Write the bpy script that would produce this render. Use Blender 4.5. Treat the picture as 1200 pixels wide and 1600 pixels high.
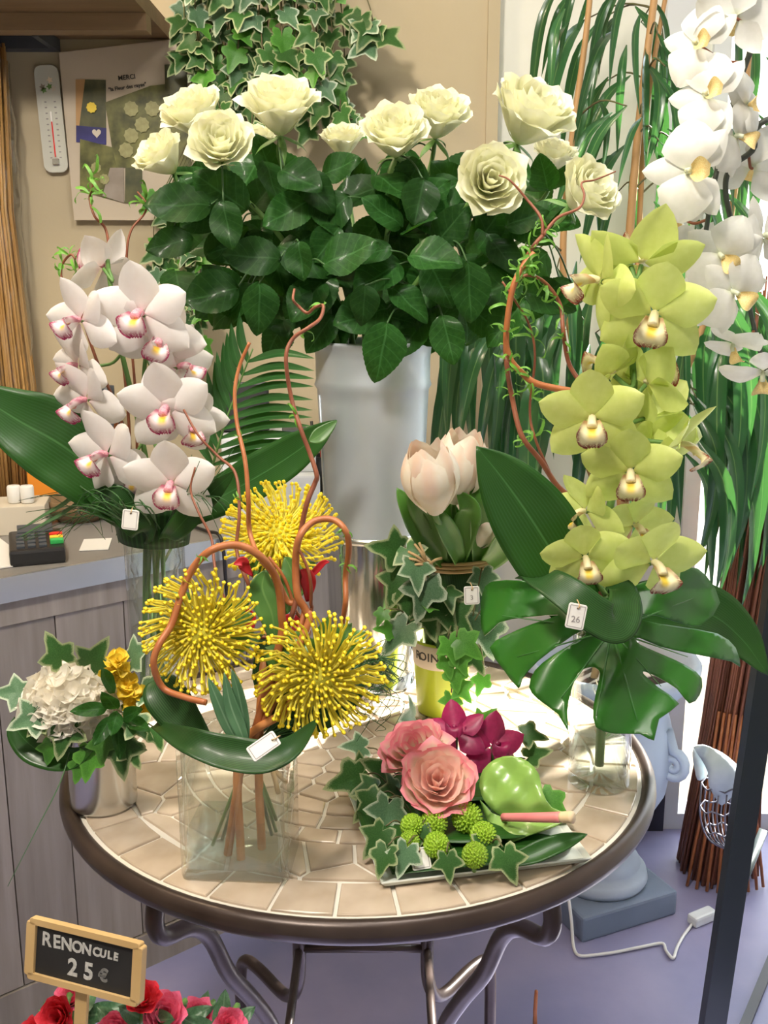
import bpy, bmesh, math, random
from mathutils import Vector, Matrix, noise
from mathutils.geometry import tessellate_polygon

for _o in list(bpy.data.objects):
    bpy.data.objects.remove(_o, do_unlink=True)
S = bpy.context.scene
COL = S.collection
R = random.Random(11)
PI = math.pi

# ------------------------------------------------------------------ camera
CAM = Vector((0.03, -1.104, 1.30))
PITCH = math.radians(13)
cam = bpy.data.cameras.new('camera')
cam.sensor_fit = 'VERTICAL'; cam.sensor_height = 36; cam.sensor_width = 27; cam.lens = 36
cam.clip_start = 0.02
camo = bpy.data.objects.new('camera', cam); COL.objects.link(camo)
camo.location = CAM; camo.rotation_euler = (PI/2 - PITCH, 0, 0)
S.camera = camo

# ------------------------------------------------------------------ world, sun, lamps, exposure
w = bpy.data.worlds.new('sky'); S.world = w; w.use_nodes = True
bg = w.node_tree.nodes['Background']
bg.inputs[0].default_value = (0.84, 0.91, 1.0, 1); bg.inputs[1].default_value = 6.5
def lamp(name, kind, loc, rot, energy, color, size=0.3):
    l = bpy.data.lights.new(name, kind); l.energy = energy; l.color = color
    if kind == 'SUN': l.angle = math.radians(1.2)
    elif kind == 'AREA': l.size = size
    else: l.shadow_soft_size = size
    o = bpy.data.objects.new(name, l); COL.objects.link(o); o.location = loc; o.rotation_euler = rot
    return o
def aim(o, d):
    o.rotation_euler = Vector(d).to_track_quat('-Z', 'Y').to_euler()
sun = lamp('sun', 'SUN', (3, 4, 5), (0, 0, 0), 32.0, (1, 0.95, 0.86)); aim(sun, (-0.747, -0.665, -0.70))
l1 = lamp('ceiling_spot_lamp', 'AREA', (-0.45, -0.95, 2.45), (0, 0, 0), 20, (1, 0.90, 0.78), 0.22); aim(l1, (0.35, 1.2, -1.1))
l2 = lamp('ceiling_lamp_over_counter', 'AREA', (-0.75, 0.25, 2.5), (0, 0, 0), 9, (1, 0.80, 0.54), 0.3)
l3 = lamp('ceiling_lamp_over_table', 'AREA', (0.25, -0.25, 2.5), (0, 0, 0), 9, (1, 0.95, 0.88), 0.5)
S.view_settings.view_transform = 'Standard'
S.view_settings.look = 'None'
S.view_settings.gamma = 1.0
S.view_settings.use_curve_mapping = False
S.view_settings.exposure = 0.64
S.cycles.max_bounces = 10; S.cycles.transparent_max_bounces = 24
S.cycles.sample_clamp_indirect = 6.0

# ------------------------------------------------------------------ helpers
FWD = Vector((0, math.cos(PITCH), -math.sin(PITCH))); UP = Vector((0, math.sin(PITCH), math.cos(PITCH))); RT = Vector((1, 0, 0))
def ray(px, py):
    return RT*((px-600)/1600) + UP*((800-py)/1600) + FWD
def P(px, py, y):                      # the point of the place at plane y that the lens sees at px, py
    r = ray(px, py); return CAM + r*((y-CAM.y)/r.y)
def PZ(px, py, z):
    r = ray(px, py); return CAM + r*((z-CAM.z)/r.z)
def mpp(y, py=800):                    # metres per pixel at plane y
    r = ray(600, py); return (y-CAM.y)/r.y/1600
def V(r, u, t):                        # right, up, towards the viewer's side
    return Vector((r, -t, u)).normalized()
def frame(pos, d, up=(0, 0, 1), s=1.0, roll=0.0):   # Z = d, Y = up
    d = Vector(d).normalized(); up = Vector(up)
    x = up.cross(d)
    if x.length < 1e-4: x = Vector((1, 0, 0)).cross(d)
    x.normalize(); y = d.cross(x)
    m = Matrix((x, y, d)).transposed().to_4x4()
    return Matrix.Translation(pos) @ m @ Matrix.Rotation(roll, 4, 'Z') @ Matrix.Scale(s, 4)
def along(pos, t, n, s=1.0):           # Y = t (length), Z ~ n
    t = Vector(t).normalized(); n = Vector(n); x = t.cross(n)
    if x.length < 1e-4: x = t.cross(Vector((1, .3, .2)))
    x.normalize(); z = x.cross(t)
    return Matrix.Translation(pos) @ Matrix((x, t, z)).transposed().to_4x4() @ Matrix.Scale(s, 4)
def lerp(a, b, t): return a + (b-a)*t
def sst(a, b, x):
    t = max(0, min(1, (x-a)/(b-a))); return t*t*(3-2*t)

def spline(pts, k=6):
    pts = [Vector(p) for p in pts]
    if len(pts) < 3: 
        return [pts[0].lerp(pts[-1], i/k) for i in range(k+1)]
    out = []
    q = [pts[0]*2-pts[1]] + pts + [pts[-1]*2-pts[-2]]
    for i in range(1, len(q)-2):
        a, b, c, d = q[i-1], q[i], q[i+1], q[i+2]
        for j in range(k):
            t = j/k
            out.append(0.5*((2*b)+(c-a)*t+(2*a-5*b+4*c-d)*t*t+(3*b-a-3*c+d)*t**3))
    out.append(pts[-1]); return out

def tube(pts, r, n=6, r2=None, cap=True):
    pts = [Vector(p) for p in pts]; m = len(pts)
    rad = r if callable(r) else (lambda t: lerp(r, r if r2 is None else r2, t))
    vs, fs, uv = [], [], []
    t0 = (pts[1]-pts[0]).normalized()
    nn = t0.orthogonal().normalized()
    for i, p in enumerate(pts):
        t = (pts[min(i+1, m-1)]-pts[max(i-1, 0)])
        t = t.normalized() if t.length > 1e-9 else t0
        nn = nn - t*nn.dot(t)
        nn = nn.normalized() if nn.length > 1e-6 else t.orthogonal().normalized()
        b = t.cross(nn); rr = rad(i/(m-1))
        for j in range(n):
            a = 2*PI*j/n
            vs.append(p+(nn*math.cos(a)+b*math.sin(a))*rr)
    for i in range(m-1):
        for j in range(n):
            k = (j+1) % n
            fs.append((i*n+j, i*n+k, (i+1)*n+k, (i+1)*n+j))
    if cap:
        fs.append(tuple(reversed(range(n)))); fs.append(tuple((m-1)*n+j for j in range(n)))
    return vs, fs, None
def grid(fn, nu, nv):
    vs, fs, uv = [], [], []
    for j in range(nv+1):
        for i in range(nu+1):
            vs.append(Vector(fn(i/nu, j/nv))); uv.append((i/nu, j/nv))
    for j in range(nv):
        for i in range(nu):
            a = j*(nu+1)+i; fs.append((a, a+1, a+nu+2, a+nu+1))
    return vs, fs, uv
def lathe(prof, n=32, cap0=False, cap1=False):
    vs, fs = [], []
    for (r, z) in prof:
        for j in range(n):
            a = 2*PI*j/n; vs.append(Vector((r*math.cos(a), r*math.sin(a), z)))
    for i in range(len(prof)-1):
        for j in range(n):
            k = (j+1) % n; fs.append((i*n+j, i*n+k, (i+1)*n+k, (i+1)*n+j))
    if cap0: fs.append(tuple(reversed(range(n))))
    if cap1: fs.append(tuple((len(prof)-1)*n+j for j in range(n)))
    return vs, fs, None
def join(gs):
    vs, fs, uv = [], [], []
    for g in gs:
        o = len(vs); vs += g[0]; fs += [tuple(i+o for i in f) for f in g[1]]
        uv += g[2] if g[2] else [(0.5, 0.5)]*len(g[0])
    return vs, fs, uv
def xf(g, m): return [m @ Vector(v) for v in g[0]], g[1], g[2]
def prism(poly, z0, z1, inset=0.0):      # poly: list of 2D, counter-clockwise
    n = len(poly); c = Vector((sum(p[0] for p in poly)/n, sum(p[1] for p in poly)/n))
    vs = [Vector((p[0], p[1], z0)) for p in poly]
    if inset:
        zi = z1-inset
        vs += [Vector((p[0], p[1], zi)) for p in poly]
        for p in poly:
            q = Vector(p); d = c-q; vs.append(Vector((*(q+d.normalized()*min(inset*1.2, d.length*.4)), z1)))
        L = 3
    else:
        vs += [Vector((p[0], p[1], z1)) for p in poly]; L = 2
    fs = []
    for l in range(L-1):
        for i in range(n):
            k = (i+1) % n; fs.append((l*n+i, l*n+k, (l+1)*n+k, (l+1)*n+i))
    fs.append(tuple(reversed(range(n)))); fs.append(tuple((L-1)*n+i for i in range(n)))
    return vs, fs, None
_bc = {}
def boxg(sx, sy, sz, bev=0.002):         # centred on x, y; standing on z = 0
    bm = bmesh.new(); bmesh.ops.create_cube(bm, size=1)
    for v in bm.verts: v.co = Vector((v.co.x*sx, v.co.y*sy, (v.co.z+.5)*sz))
    if bev: bmesh.ops.bevel(bm, geom=list(bm.edges), offset=bev, segments=2, profile=.6, affect='EDGES')
    vs = [v.co.copy() for v in bm.verts]; bm.verts.index_update()
    fs = [tuple(v.index for v in f.verts) for f in bm.faces]; bm.free()
    return vs, fs, None
def rrect(w, h, r, n=4):
    out = []
    for cx, cy, a0 in ((w/2-r, h/2-r, 0), (-w/2+r, h/2-r, PI/2), (-w/2+r, -h/2+r, PI), (w/2-r, -h/2+r, 1.5*PI)):
        for i in range(n+1):
            a = a0+PI/2*i/n; out.append((cx+r*math.cos(a), cy+r*math.sin(a)))
    return out
def blade(pts, wf, nrm, fold=0.15, nu=6, k=5, wave=0.0, ph=0.0):
    """a leaf blade along a centre line; wf(t) half width; nrm a vector or fn(t)"""
    c = spline(pts, k); m = len(c)-1
    vs, fs, uv = [], [], []
    for j, p in enumerate(c):
        t = (c[min(j+1, m)]-c[max(j-1, 0)]).normalized()
        n = Vector(nrm(j/m) if callable(nrm) else nrm)
        s = t.cross(n); s = s.normalized() if s.length > 1e-5 else t.orthogonal().normalized()
        n2 = s.cross(t); ww = wf(j/m)
        for i in range(nu+1):
            u = 2*i/nu-1
            vs.append(p+s*(u*ww)+n2*(fold*ww*(u*u)+wave*ww*math.sin(j*.9+ph+u*2.5)*abs(u))); uv.append((i/nu, j/m))
    for j in range(m):
        for i in range(nu):
            a = j*(nu+1)+i; fs.append((a, a+1, a+nu+2, a+nu+1))
    return vs, fs, uv
def outline(poly, depth, sub=3, grow=0.0):
    """a leaf lamina from a closed outline in view pixels; depth(px, py) gives the plane y of every point"""
    bm = bmesh.new()
    vv = [bm.verts.new((p[0], p[1], 0)) for p in poly]
    bm.verts.ensure_lookup_table()
    for tri in tessellate_polygon([[Vector((p[0], p[1], 0)) for p in poly]]):
        try: bm.faces.new([vv[i] for i in tri])
        except ValueError: pass
    for _ in range(sub):
        es = [e for e in bm.edges if e.calc_length() > 14]
        if es: bmesh.ops.subdivide_edges(bm, edges=es, cuts=1)
        bmesh.ops.triangulate(bm, faces=list(bm.faces))
    bmesh.ops.beautify_fill(bm, faces=list(bm.faces), edges=[e for e in bm.edges if not e.is_boundary])
    bm.verts.index_update()
    xs = [v.co.x for v in bm.verts]; ys = [v.co.y for v in bm.verts]
    x0, x1, y0, y1 = min(xs), max(xs), min(ys), max(ys)
    vs = [P(v.co.x, v.co.y, depth(v.co.x, v.co.y)) for v in bm.verts]
    uv = [((v.co.x-x0)/(x1-x0), (v.co.y-y0)/(y1-y0)) for v in bm.verts]
    fs = [tuple(v.index for v in f.verts) for f in bm.faces]; bm.free()
    return vs, fs, uv
def rounded(poly, k=3):
    p = [Vector((*q, 0)) for q in poly]; n = len(p); out = []
    for i in range(n):
        a, b, c, d = p[i-1], p[i], p[(i+1) % n], p[(i+2) % n]
        for j in range(k):
            t = j/k
            q = 0.5*((2*b)+(c-a)*t+(2*a-5*b+4*c-d)*t*t+(3*b-a-3*c+d)*t**3)
            out.append((q.x, q.y))
    return out

def mesh(name, g, smooth=True):
    m = bpy.data.meshes.new(name)
    m.from_pydata([tuple(v) for v in g[0]], [], g[1])
    if g[2]:
        u = m.uv_layers.new(name='UVMap')
        idx = [0]*len(m.loops); m.loops.foreach_get('vertex_index', idx)
        flat = []
        for i in idx: flat += g[2][i]
        u.data.foreach_set('uv', flat)
    if smooth: m.polygons.foreach_set('use_smooth', [True]*len(m.polygons))
    m.materials.append(None); m.update(); return m
WM = {}
def obj(name, g, mat, parent=None, M=None, smooth=True, label=None, solid=0.0):
    """g: geometry in world coordinates (M None) or a mesh / local geometry placed by the world matrix M"""
    if isinstance(g, bpy.types.Mesh): me = g
    else:
        if M is None:
            n = len(g[0]); c = sum((Vector(v) for v in g[0]), Vector())/n
            g = ([Vector(v)-c for v in g[0]], g[1], g[2]); M = Matrix.Translation(c)
        me = mesh(name, g, smooth)
    if M is None: M = Matrix.Identity(4)
    o = bpy.data.objects.new(name, me); COL.objects.link(o)
    if parent:
        o.parent = parent; o.matrix_local = WM[parent].inverted() @ M
    else: o.matrix_local = M
    WM[o] = M.copy()
    if me.materials:
        o.material_slots[0].link = 'OBJECT'; o.material_slots[0].material = mat
    if label: o['label'] = label
    if solid:
        s = o.modifiers.new('thickness', 'SOLIDIFY'); s.thickness = solid; s.offset = 0
    return o
def tag(o, label, cat=None, group=None, kind=None):
    o['label'] = label
    if cat: o['category'] = cat
    if group: o['group'] = group
    if kind: o['kind'] = kind
    return o
def thing(name, label, cat, loc, group=None, kind=None):
    o = bpy.data.objects.new(name, None); COL.objects.link(o); o.location = loc; o.empty_display_size = .02
    WM[o] = Matrix.Translation(loc); return tag(o, label, cat, group, kind)
def node(name, parent, M):
    o = bpy.data.objects.new(name, None); COL.objects.link(o); o.parent = parent; o.empty_display_size = .02
    o.matrix_local = WM[parent].inverted() @ M; WM[o] = M.copy(); return o
def struct(name, g, mat, label, parent=None, smooth=False):
    o = obj(name, g, mat, parent, smooth=smooth)
    if parent is None: tag(o, label, kind='structure')
    return o
_tc = {}
def text_mesh(s, size, depth=0.0004, bold=0.0):
    key = (s, size, depth, bold)
    if key in _tc: return _tc[key]
    c = bpy.data.curves.new('lettering', 'FONT'); c.body = s; c.size = size; c.extrude = depth; c.offset = bold
    c.align_x = 'CENTER'; c.align_y = 'CENTER'; c.resolution_u = 3
    o = bpy.data.objects.new('lettering', c); COL.objects.link(o)
    bpy.context.view_layer.update()
    me = bpy.data.meshes.new_from_object(o.evaluated_get(bpy.context.evaluated_depsgraph_get()))
    bpy.data.objects.remove(o); me.materials.clear(); me.materials.append(None); _tc[key] = me; return me

# ------------------------------------------------------------------ materials
def _n(nt, t, **kw):
    n = nt.nodes.new(t)
    for k, v in kw.items(): setattr(n, k, v)
    return n
def mat(name, c1, c2=None, scale=12.0, rough=0.5, metal=0.0, bump=0.0, bscale=60.0, transl=0.0, tcol=None, rnd=0.0,
        stretch=None, spec=0.5, coat=0.0, aniso=None, detail=3.0, pattern=None, coords='Object'):
    m = bpy.data.materials.new(name); m.use_nodes = True; nt = m.node_tree; L = nt.links.new
    b = nt.nodes['Principled BSDF']; out = nt.nodes['Material Output']
    b.inputs['Roughness'].default_value = rough; b.inputs['Metallic'].default_value = metal
    b.inputs['Specular IOR Level'].default_value = spec; b.inputs['Coat Weight'].default_value = coat
    b.inputs['Coat Roughness'].default_value = 0.12
    tc = _n(nt, 'ShaderNodeTexCoord'); mp = _n(nt, 'ShaderNodeMapping')
    L(tc.outputs[coords], mp.inputs[0])
    if stretch: mp.inputs['Scale'].default_value = stretch
    col = None
    if c2 is not None:
        nz = _n(nt, 'ShaderNodeTexNoise'); nz.inputs['Scale'].default_value = scale; nz.inputs['Detail'].default_value = detail
        L(mp.outputs[0], nz.inputs[0])
        rp = _n(nt, 'ShaderNodeValToRGB')
        rp.color_ramp.elements[0].position = .3; rp.color_ramp.elements[1].position = .7
        rp.color_ramp.elements[0].color = (*c1, 1); rp.color_ramp.elements[1].color = (*c2, 1)
        L(nz.outputs[0], rp.inputs[0]); col = rp.outputs[0]
    else:
        rgb = _n(nt, 'ShaderNodeRGB'); rgb.outputs[0].default_value = (*c1, 1); col = rgb.outputs[0]
    if pattern: col = pattern(nt, col, tc)
    if rnd:
        oi = _n(nt, 'ShaderNodeObjectInfo'); hs = _n(nt, 'ShaderNodeHueSaturation')
        mr = _n(nt, 'ShaderNodeMapRange'); mr.inputs['To Min'].default_value = 1-rnd; mr.inputs['To Max'].default_value = 1+rnd
        L(oi.outputs['Random'], mr.inputs['Value']); L(mr.outputs[0], hs.inputs['Value']); L(col, hs.inputs['Color']); col = hs.outputs[0]
    L(col, b.inputs['Base Color'])
    if bump:
        nb = _n(nt, 'ShaderNodeTexNoise'); nb.inputs['Scale'].default_value = bscale; L(mp.outputs[0], nb.inputs[0])
        bp = _n(nt, 'ShaderNodeBump'); bp.inputs['Strength'].default_value = bump; bp.inputs['Distance'].default_value = 0.004
        L(nb.outputs[0], bp.inputs['Height']); L(bp.outputs[0], b.inputs['Normal'])
    if transl:
        tr = _n(nt, 'ShaderNodeBsdfTranslucent'); mx = _n(nt, 'ShaderNodeMixShader'); mx.inputs[0].default_value = transl
        if tcol: tr.inputs[0].default_value = (*tcol, 1)
        else: L(col, tr.inputs[0])
        L(b.outputs[0], mx.inputs[1]); L(tr.outputs[0], mx.inputs[2]); L(mx.outputs[0], out.inputs[0])
    return m
def mixcol(nt, fac, a, b):
    m = nt.nodes.new('ShaderNodeMix'); m.data_type = 'RGBA'
    if isinstance(fac, (int, float)): m.inputs[0].default_value = fac
    else: nt.links.new(fac, m.inputs[0])
    for s, i in ((a, 6), (b, 7)):
        if isinstance(s, tuple): m.inputs[i].default_value = (*s, 1)
        else: nt.links.new(s, m.inputs[i])
    return m.outputs[2]
def mth(nt, op, a, b=None, clamp=False):
    m = nt.nodes.new('ShaderNodeMath'); m.operation = op; m.use_clamp = clamp
    for i, s in enumerate((a, b)):
        if s is None: continue
        if isinstance(s, (int, float)): m.inputs[i].default_value = s
        else: nt.links.new(s, m.inputs[i])
    return m.outputs[0]
def mrange(nt, v, a, b, c=0.0, d=1.0):
    m = nt.nodes.new('ShaderNodeMapRange'); m.interpolation_type = 'SMOOTHSTEP'
    nt.links.new(v, m.inputs[0])
    for i, s in enumerate((a, b, c, d)): m.inputs[1+i].default_value = s
    return m.outputs[0]
def uvxy(nt):
    u = nt.nodes.new('ShaderNodeUVMap'); s = nt.nodes.new('ShaderNodeSeparateXYZ'); nt.links.new(u.outputs[0], s.inputs[0])
    return s.outputs[0], s.outputs[1]
def nz(nt, scale, vec=None, det=2.0):
    n = nt.nodes.new('ShaderNodeTexNoise'); n.inputs['Scale'].default_value = scale; n.inputs['Detail'].default_value = det
    if vec is not None: nt.links.new(vec, n.inputs[0])
    return n.outputs[0]
def pat_edge(c, a=0.74, b=0.92):           # margin colour on a leaf: u is 0 in the middle, 1 at the edge
    def f(nt, col, tc):
        u, v = uvxy(nt); k = mth(nt, 'ADD', u, mth(nt, 'MULTIPLY', mth(nt, 'SUBTRACT', nz(nt, 60, tc.outputs['Object']), .5), .5))
        return mixcol(nt, mrange(nt, k, a, b), col, c)
    return f
def pat_stripe(c, n=26, amt=0.5, rib=None):
    def f(nt, col, tc):
        u, v = uvxy(nt)
        s = mth(nt, 'SINE', mth(nt, 'MULTIPLY', u, n*2*PI)); s = mrange(nt, s, -.2, 1, 0, amt)
        o = mixcol(nt, s, col, c)
        if rib:
            d = mth(nt, 'ABSOLUTE', mth(nt, 'SUBTRACT', u, .5)); o = mixcol(nt, mrange(nt, d, .018, .006), o, rib)
        return o
    return f
def pat_rib(c, w=.03, amt=.8, veins=0):
    def f(nt, col, tc):
        u, v = uvxy(nt); d = mth(nt, 'ABSOLUTE', mth(nt, 'SUBTRACT', u, .5))
        o = mixcol(nt, mrange(nt, d, w, w*.3, 0, amt), col, c)
        if veins:
            s = mth(nt, 'SINE', mth(nt, 'MULTIPLY', mth(nt, 'SUBTRACT', v, mth(nt, 'MULTIPLY', d, .5)), veins*2*PI))
            o = mixcol(nt, mrange(nt, s, .9, 1, 0, amt*.6), o, c)
        return o
    return f
def pat_grad(c, a=.3, b=.9, axis=1, amt=1.0):
    def f(nt, col, tc):
        uv = uvxy(nt); return mixcol(nt, mrange(nt, uv[axis], a, b, 0, amt), col, c)
    return f
def pat_lip(margin, throat, yellow):
    def f(nt, col, tc):
        u, v = uvxy(nt); d = mth(nt, 'MULTIPLY', mth(nt, 'ABSOLUTE', mth(nt, 'SUBTRACT', u, .5)), 2)
        e = mth(nt, 'MAXIMUM', mrange(nt, v, .76, .94), mth(nt, 'MULTIPLY', mrange(nt, d, .70, .98), mrange(nt, v, .12, .4)))
        sp = nz(nt, 26, None, 3)
        uvn = nt.nodes.new('ShaderNodeUVMap'); t = nt.nodes.new('ShaderNodeTexNoise'); t.inputs['Scale'].default_value = 16; nt.links.new(uvn.outputs[0], t.inputs[0])
        e = mth(nt, 'MULTIPLY', e, mrange(nt, t.outputs[0], .34, .5))
        o = mixcol(nt, mth(nt, 'MULTIPLY', mrange(nt, d, .45, .1), mth(nt, 'MULTIPLY', mrange(nt, v, .2, .4), mrange(nt, v, .8, .6))), col, yellow)
        o = mixcol(nt, mrange(nt, v, .22, .05, 0, .7), o, throat)
        return mixcol(nt, e, o, margin)
    return f
def thin_glass(name, tint=(.97, .99, .98), rough=0.02, ior=1.45, veil=0.0):
    m = bpy.data.materials.new(name); m.use_nodes = True; nt = m.node_tree; nt.nodes.remove(nt.nodes['Principled BSDF'])
    out = nt.nodes['Material Output']
    t = _n(nt, 'ShaderNodeBsdfTransparent'); t.inputs[0].default_value = (*tint, 1)
    g = _n(nt, 'ShaderNodeBsdfGlossy'); g.inputs['Roughness'].default_value = rough
    f = _n(nt, 'ShaderNodeLayerWeight'); f.inputs[0].default_value = 0.5
    f5 = mth(nt, 'ADD', mth(nt, 'MULTIPLY', mth(nt, 'POWER', f.outputs['Facing'], 3.0), .85), ((ior-1)/(ior+1))**2)
    mx = _n(nt, 'ShaderNodeMixShader'); nt.links.new(f5, mx.inputs[0]); nt.links.new(t.outputs[0], mx.inputs[1]); nt.links.new(g.outputs[0], mx.inputs[2])
    last = mx.outputs[0]
    if veil:
        d = _n(nt, 'ShaderNodeBsdfDiffuse'); d.inputs[0].default_value = (.8, .85, .85, 1)
        m2 = _n(nt, 'ShaderNodeMixShader'); m2.inputs[0].default_value = veil
        nt.links.new(last, m2.inputs[1]); nt.links.new(d.outputs[0], m2.inputs[2]); last = m2.outputs[0]
    nt.links.new(last, out.inputs[0]); return m
def water_mat(name, col=(.95, .98, .96)):
    m = bpy.data.materials.new(name); m.use_nodes = True; b = m.node_tree.nodes['Principled BSDF']
    b.inputs['Base Color'].default_value = (*col, 1); b.inputs['Transmission Weight'].default_value = 1; b.inputs['IOR'].default_value = 1.33
    b.inputs['Roughness'].default_value = 0.0; return m

M = {}
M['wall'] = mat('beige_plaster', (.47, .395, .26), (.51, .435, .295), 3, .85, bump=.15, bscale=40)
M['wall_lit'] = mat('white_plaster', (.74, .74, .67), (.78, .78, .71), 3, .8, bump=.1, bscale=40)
M['paint'] = mat('white_paint', (.66, .68, .72), None, rough=.5)
M['darkbase'] = mat('dark_paint', (.03, .03, .045), None, rough=.5)
M['ceiling'] = mat('ceiling_paint', (.7, .68, .62), None, rough=.9)
M['floor'] = mat('lavender_floor', (.19, .20, .37), (.34, .315, .49), 3.5, .42, bump=.05, detail=6)
M['paving'] = mat('outdoor_paving', (.30, .22, .15), (.42, .34, .26), 6, .8)
M['tile'] = mat('mosaic_tile', (.47, .37, .27), (.62, .51, .40), 22, .22, rnd=.16, coat=.3, bump=.06, bscale=35)
M['grout'] = mat('pale_grout', (.74, .70, .62), None, rough=.7)
M['iron'] = mat('brown_iron', (.045, .030, .025), (.065, .045, .038), 20, .34, metal=.35)
M['galv'] = mat('galvanised_zinc', (.50, .55, .62), (.60, .66, .72), 9, .40, metal=.45, bump=.05, bscale=90, detail=6)
M['chrome'] = mat('polished_zinc', (.62, .64, .64), None, rough=.12, metal=1, bump=.06, bscale=14)
M['tin'] = mat('brushed_tin', (.62, .62, .60), (.7, .7, .68), 8, .26, metal=1, bump=.05, bscale=20)
M['glass'] = thin_glass('clear_glass')
M['pane'] = thin_glass('window_glass', (.98, .99, 1.0))
M['cello'] = thin_glass('cellophane', (.95, .97, .98), .08, 1.7)
M['water'] = water_mat('water')
M['still_water'] = thin_glass('still_water', (.90, .945, .935), .02, 1.33)
M['counter'] = mat('grey_oak', (.22, .19, .165), (.34, .30, .27), 5, .6, stretch=(7, 7, .5), bump=.25, bscale=12, rnd=.1, detail=6)
M['steel'] = mat('brushed_steel', (.55, .60, .64), (.62, .66, .70), 6, .3, metal=.8)
M['worktop'] = mat('dark_worktop', (.20, .19, .18), (.26, .25, .24), 6, .4)
M['shelf'] = mat('brown_wood', (.17, .105, .05), (.24, .155, .08), 5, .55, stretch=(.6, 6, 6), bump=.1)
M['bluegrey'] = mat('blue_grey_metal', (.06, .07, .085), None, rough=.5)
M['black'] = mat('black_plastic', (.018, .018, .02), None, rough=.4)
M['white'] = mat('white_card', (.80, .79, .76), None, rough=.6)
M['plastic_white'] = mat('white_plastic', (.72, .75, .78), None, rough=.4)
M['cream'] = mat('cream_card', (.62, .56, .46), None, rough=.7)
M['orange'] = mat('orange_plastic', (.85, .30, .03), None, rough=.5)
M['red'] = mat('red_plastic', (.7, .03, .02), None, rough=.4)
M['yellowkey'] = mat('yellow_plastic', (.8, .6, .05), None, rough=.4)
M['greenkey'] = mat('green_plastic', (.05, .5, .12), None, rough=.4)
M['straw'] = mat('straw', (.46, .23, .06), (.66, .38, .13), 30, .7, stretch=(3, 3, .15), bump=.2, rnd=.2)
M['willowrod'] = mat('willow_rods', (.16, .05, .025), (.30, .105, .05), 12, .55, stretch=(3, 3, .3))
M['twig'] = mat('curly_willow_bark', (.36, .105, .03), (.46, .17, .06), 40, .45, bump=.15)
M['twig_dark'] = mat('red_brown_bark', (.20, .06, .03), (.30, .10, .05), 40, .5, bump=.15)
M['twig_pale'] = mat('pale_bark', (.34, .20, .10), (.42, .27, .15), 40, .5)
M['rosepetal'] = mat('ivory_rose_petal', (.86, .86, .60), (.91, .91, .72), 6, .5, transl=.30, rnd=.04, pattern=pat_grad((.55, .68, .25), .35, .0, 1, .8), spec=.3)
M['pinkpetal'] = mat('pink_rose_petal', (.97, .64, .58), (.98, .73, .66), 8, .5, transl=.35, rnd=.05, spec=.3, pattern=pat_grad((.93, .66, .55), .55, 1.0, 1, .7))
M['pinkedge'] = mat('cream_pink_rose_petal', (.86, .72, .55), (.88, .76, .60), 8, .5, transl=.2, rnd=.05, spec=.3, pattern=pat_grad((.90, .22, .32), .62, .98, 1, .85))
M['roseleaf'] = mat('rose_leaf', (.008, .042, .007), (.019, .075, .012), 14, .45, spec=.14, coat=.07, transl=.13, tcol=(.12, .40, .03), rnd=.35, bump=.12, bscale=70, pattern=pat_rib((.05, .15, .04), .035, .6, 6))
M['stem'] = mat('green_stem', (.10, .22, .05), (.14, .28, .07), 20, .5)
M['darkstem'] = mat('dark_green_stem', (.04, .10, .03), (.06, .14, .04), 20, .5)
M['orangestem'] = mat('orange_stem', (.62, .23, .06), (.70, .30, .10), 25, .5)
M['cymw'] = mat('white_orchid_petal', (.88, .84, .82), (.90, .87, .86), 8, .45, transl=.25, rnd=.03, pattern=pat_grad((.80, .50, .52), .22, .0, 1, .5))
M['lipw'] = mat('magenta_edged_lip', (.88, .74, .76), None, rough=.45, transl=.15, pattern=pat_lip((.42, .01, .11), (.55, .03, .16), (.80, .52, .05)))
M['colw'] = mat('pink_orchid_column', (.72, .16, .30), (.85, .55, .55), 30, .4, transl=.1)
M['cymg'] = mat('lime_orchid_petal', (.60, .68, .19), (.68, .75, .26), 7, .42, transl=.34, tcol=(.74, .86, .26), rnd=.06, pattern=pat_grad((.34, .25, .06), .12, .0, 1, .7))
M['lipg'] = mat('brown_edged_lip', (.84, .77, .50), None, rough=.45, transl=.15, pattern=pat_lip((.25, .035, .02), (.65, .35, .15), (.78, .58, .06)))
M['colg'] = mat('cream_orchid_column', (.80, .72, .42), (.84, .76, .50), 30, .4, transl=.1)
M['phal'] = mat('white_moth_orchid_petal', (.76, .765, .71), (.82, .82, .78), 6, .5, transl=.24, rnd=.03, pattern=pat_grad((.66, .74, .42), .2, .0, 1, .5))
M['phallip'] = mat('yellow_moth_orchid_lip', (.82, .70, .34), (.70, .46, .16), 60, .5, transl=.15)
M['phalstem'] = mat('dark_orchid_stem', (.035, .05, .04), (.06, .07, .055), 20, .45)
M['maroon'] = mat('maroon_orchid_petal', (.20, .008, .06), (.30, .015, .09), 10, .4, transl=.18, tcol=(.5, .01, .12), rnd=.15)
M['aspid'] = mat('aspidistra_leaf', (.012, .060, .006), (.022, .092, .010), 5, .34, spec=.35, transl=.12, tcol=(.08, .42, .03), pattern=pat_stripe((.035, .12, .03), 24, .5, (.05, .16, .04)), coat=.08)
M['aspid_dark'] = mat('dark_collar_leaf', (.008, .034, .007), (.014, .052, .010), 5, .42, spec=.3, transl=.06, tcol=(.05, .3, .02), pattern=pat_stripe((.035, .12, .025), 20, .8), coat=.05)
M['monstera'] = mat('monstera_leaf', (.018, .12, .011), (.034, .17, .018), 9, .32, spec=.4, transl=.12, tcol=(.10, .45, .03), coat=.12, bump=.06, bscale=30)
M['vein'] = mat('pale_green_vein', (.07, .22, .06), None, rough=.4)
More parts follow.
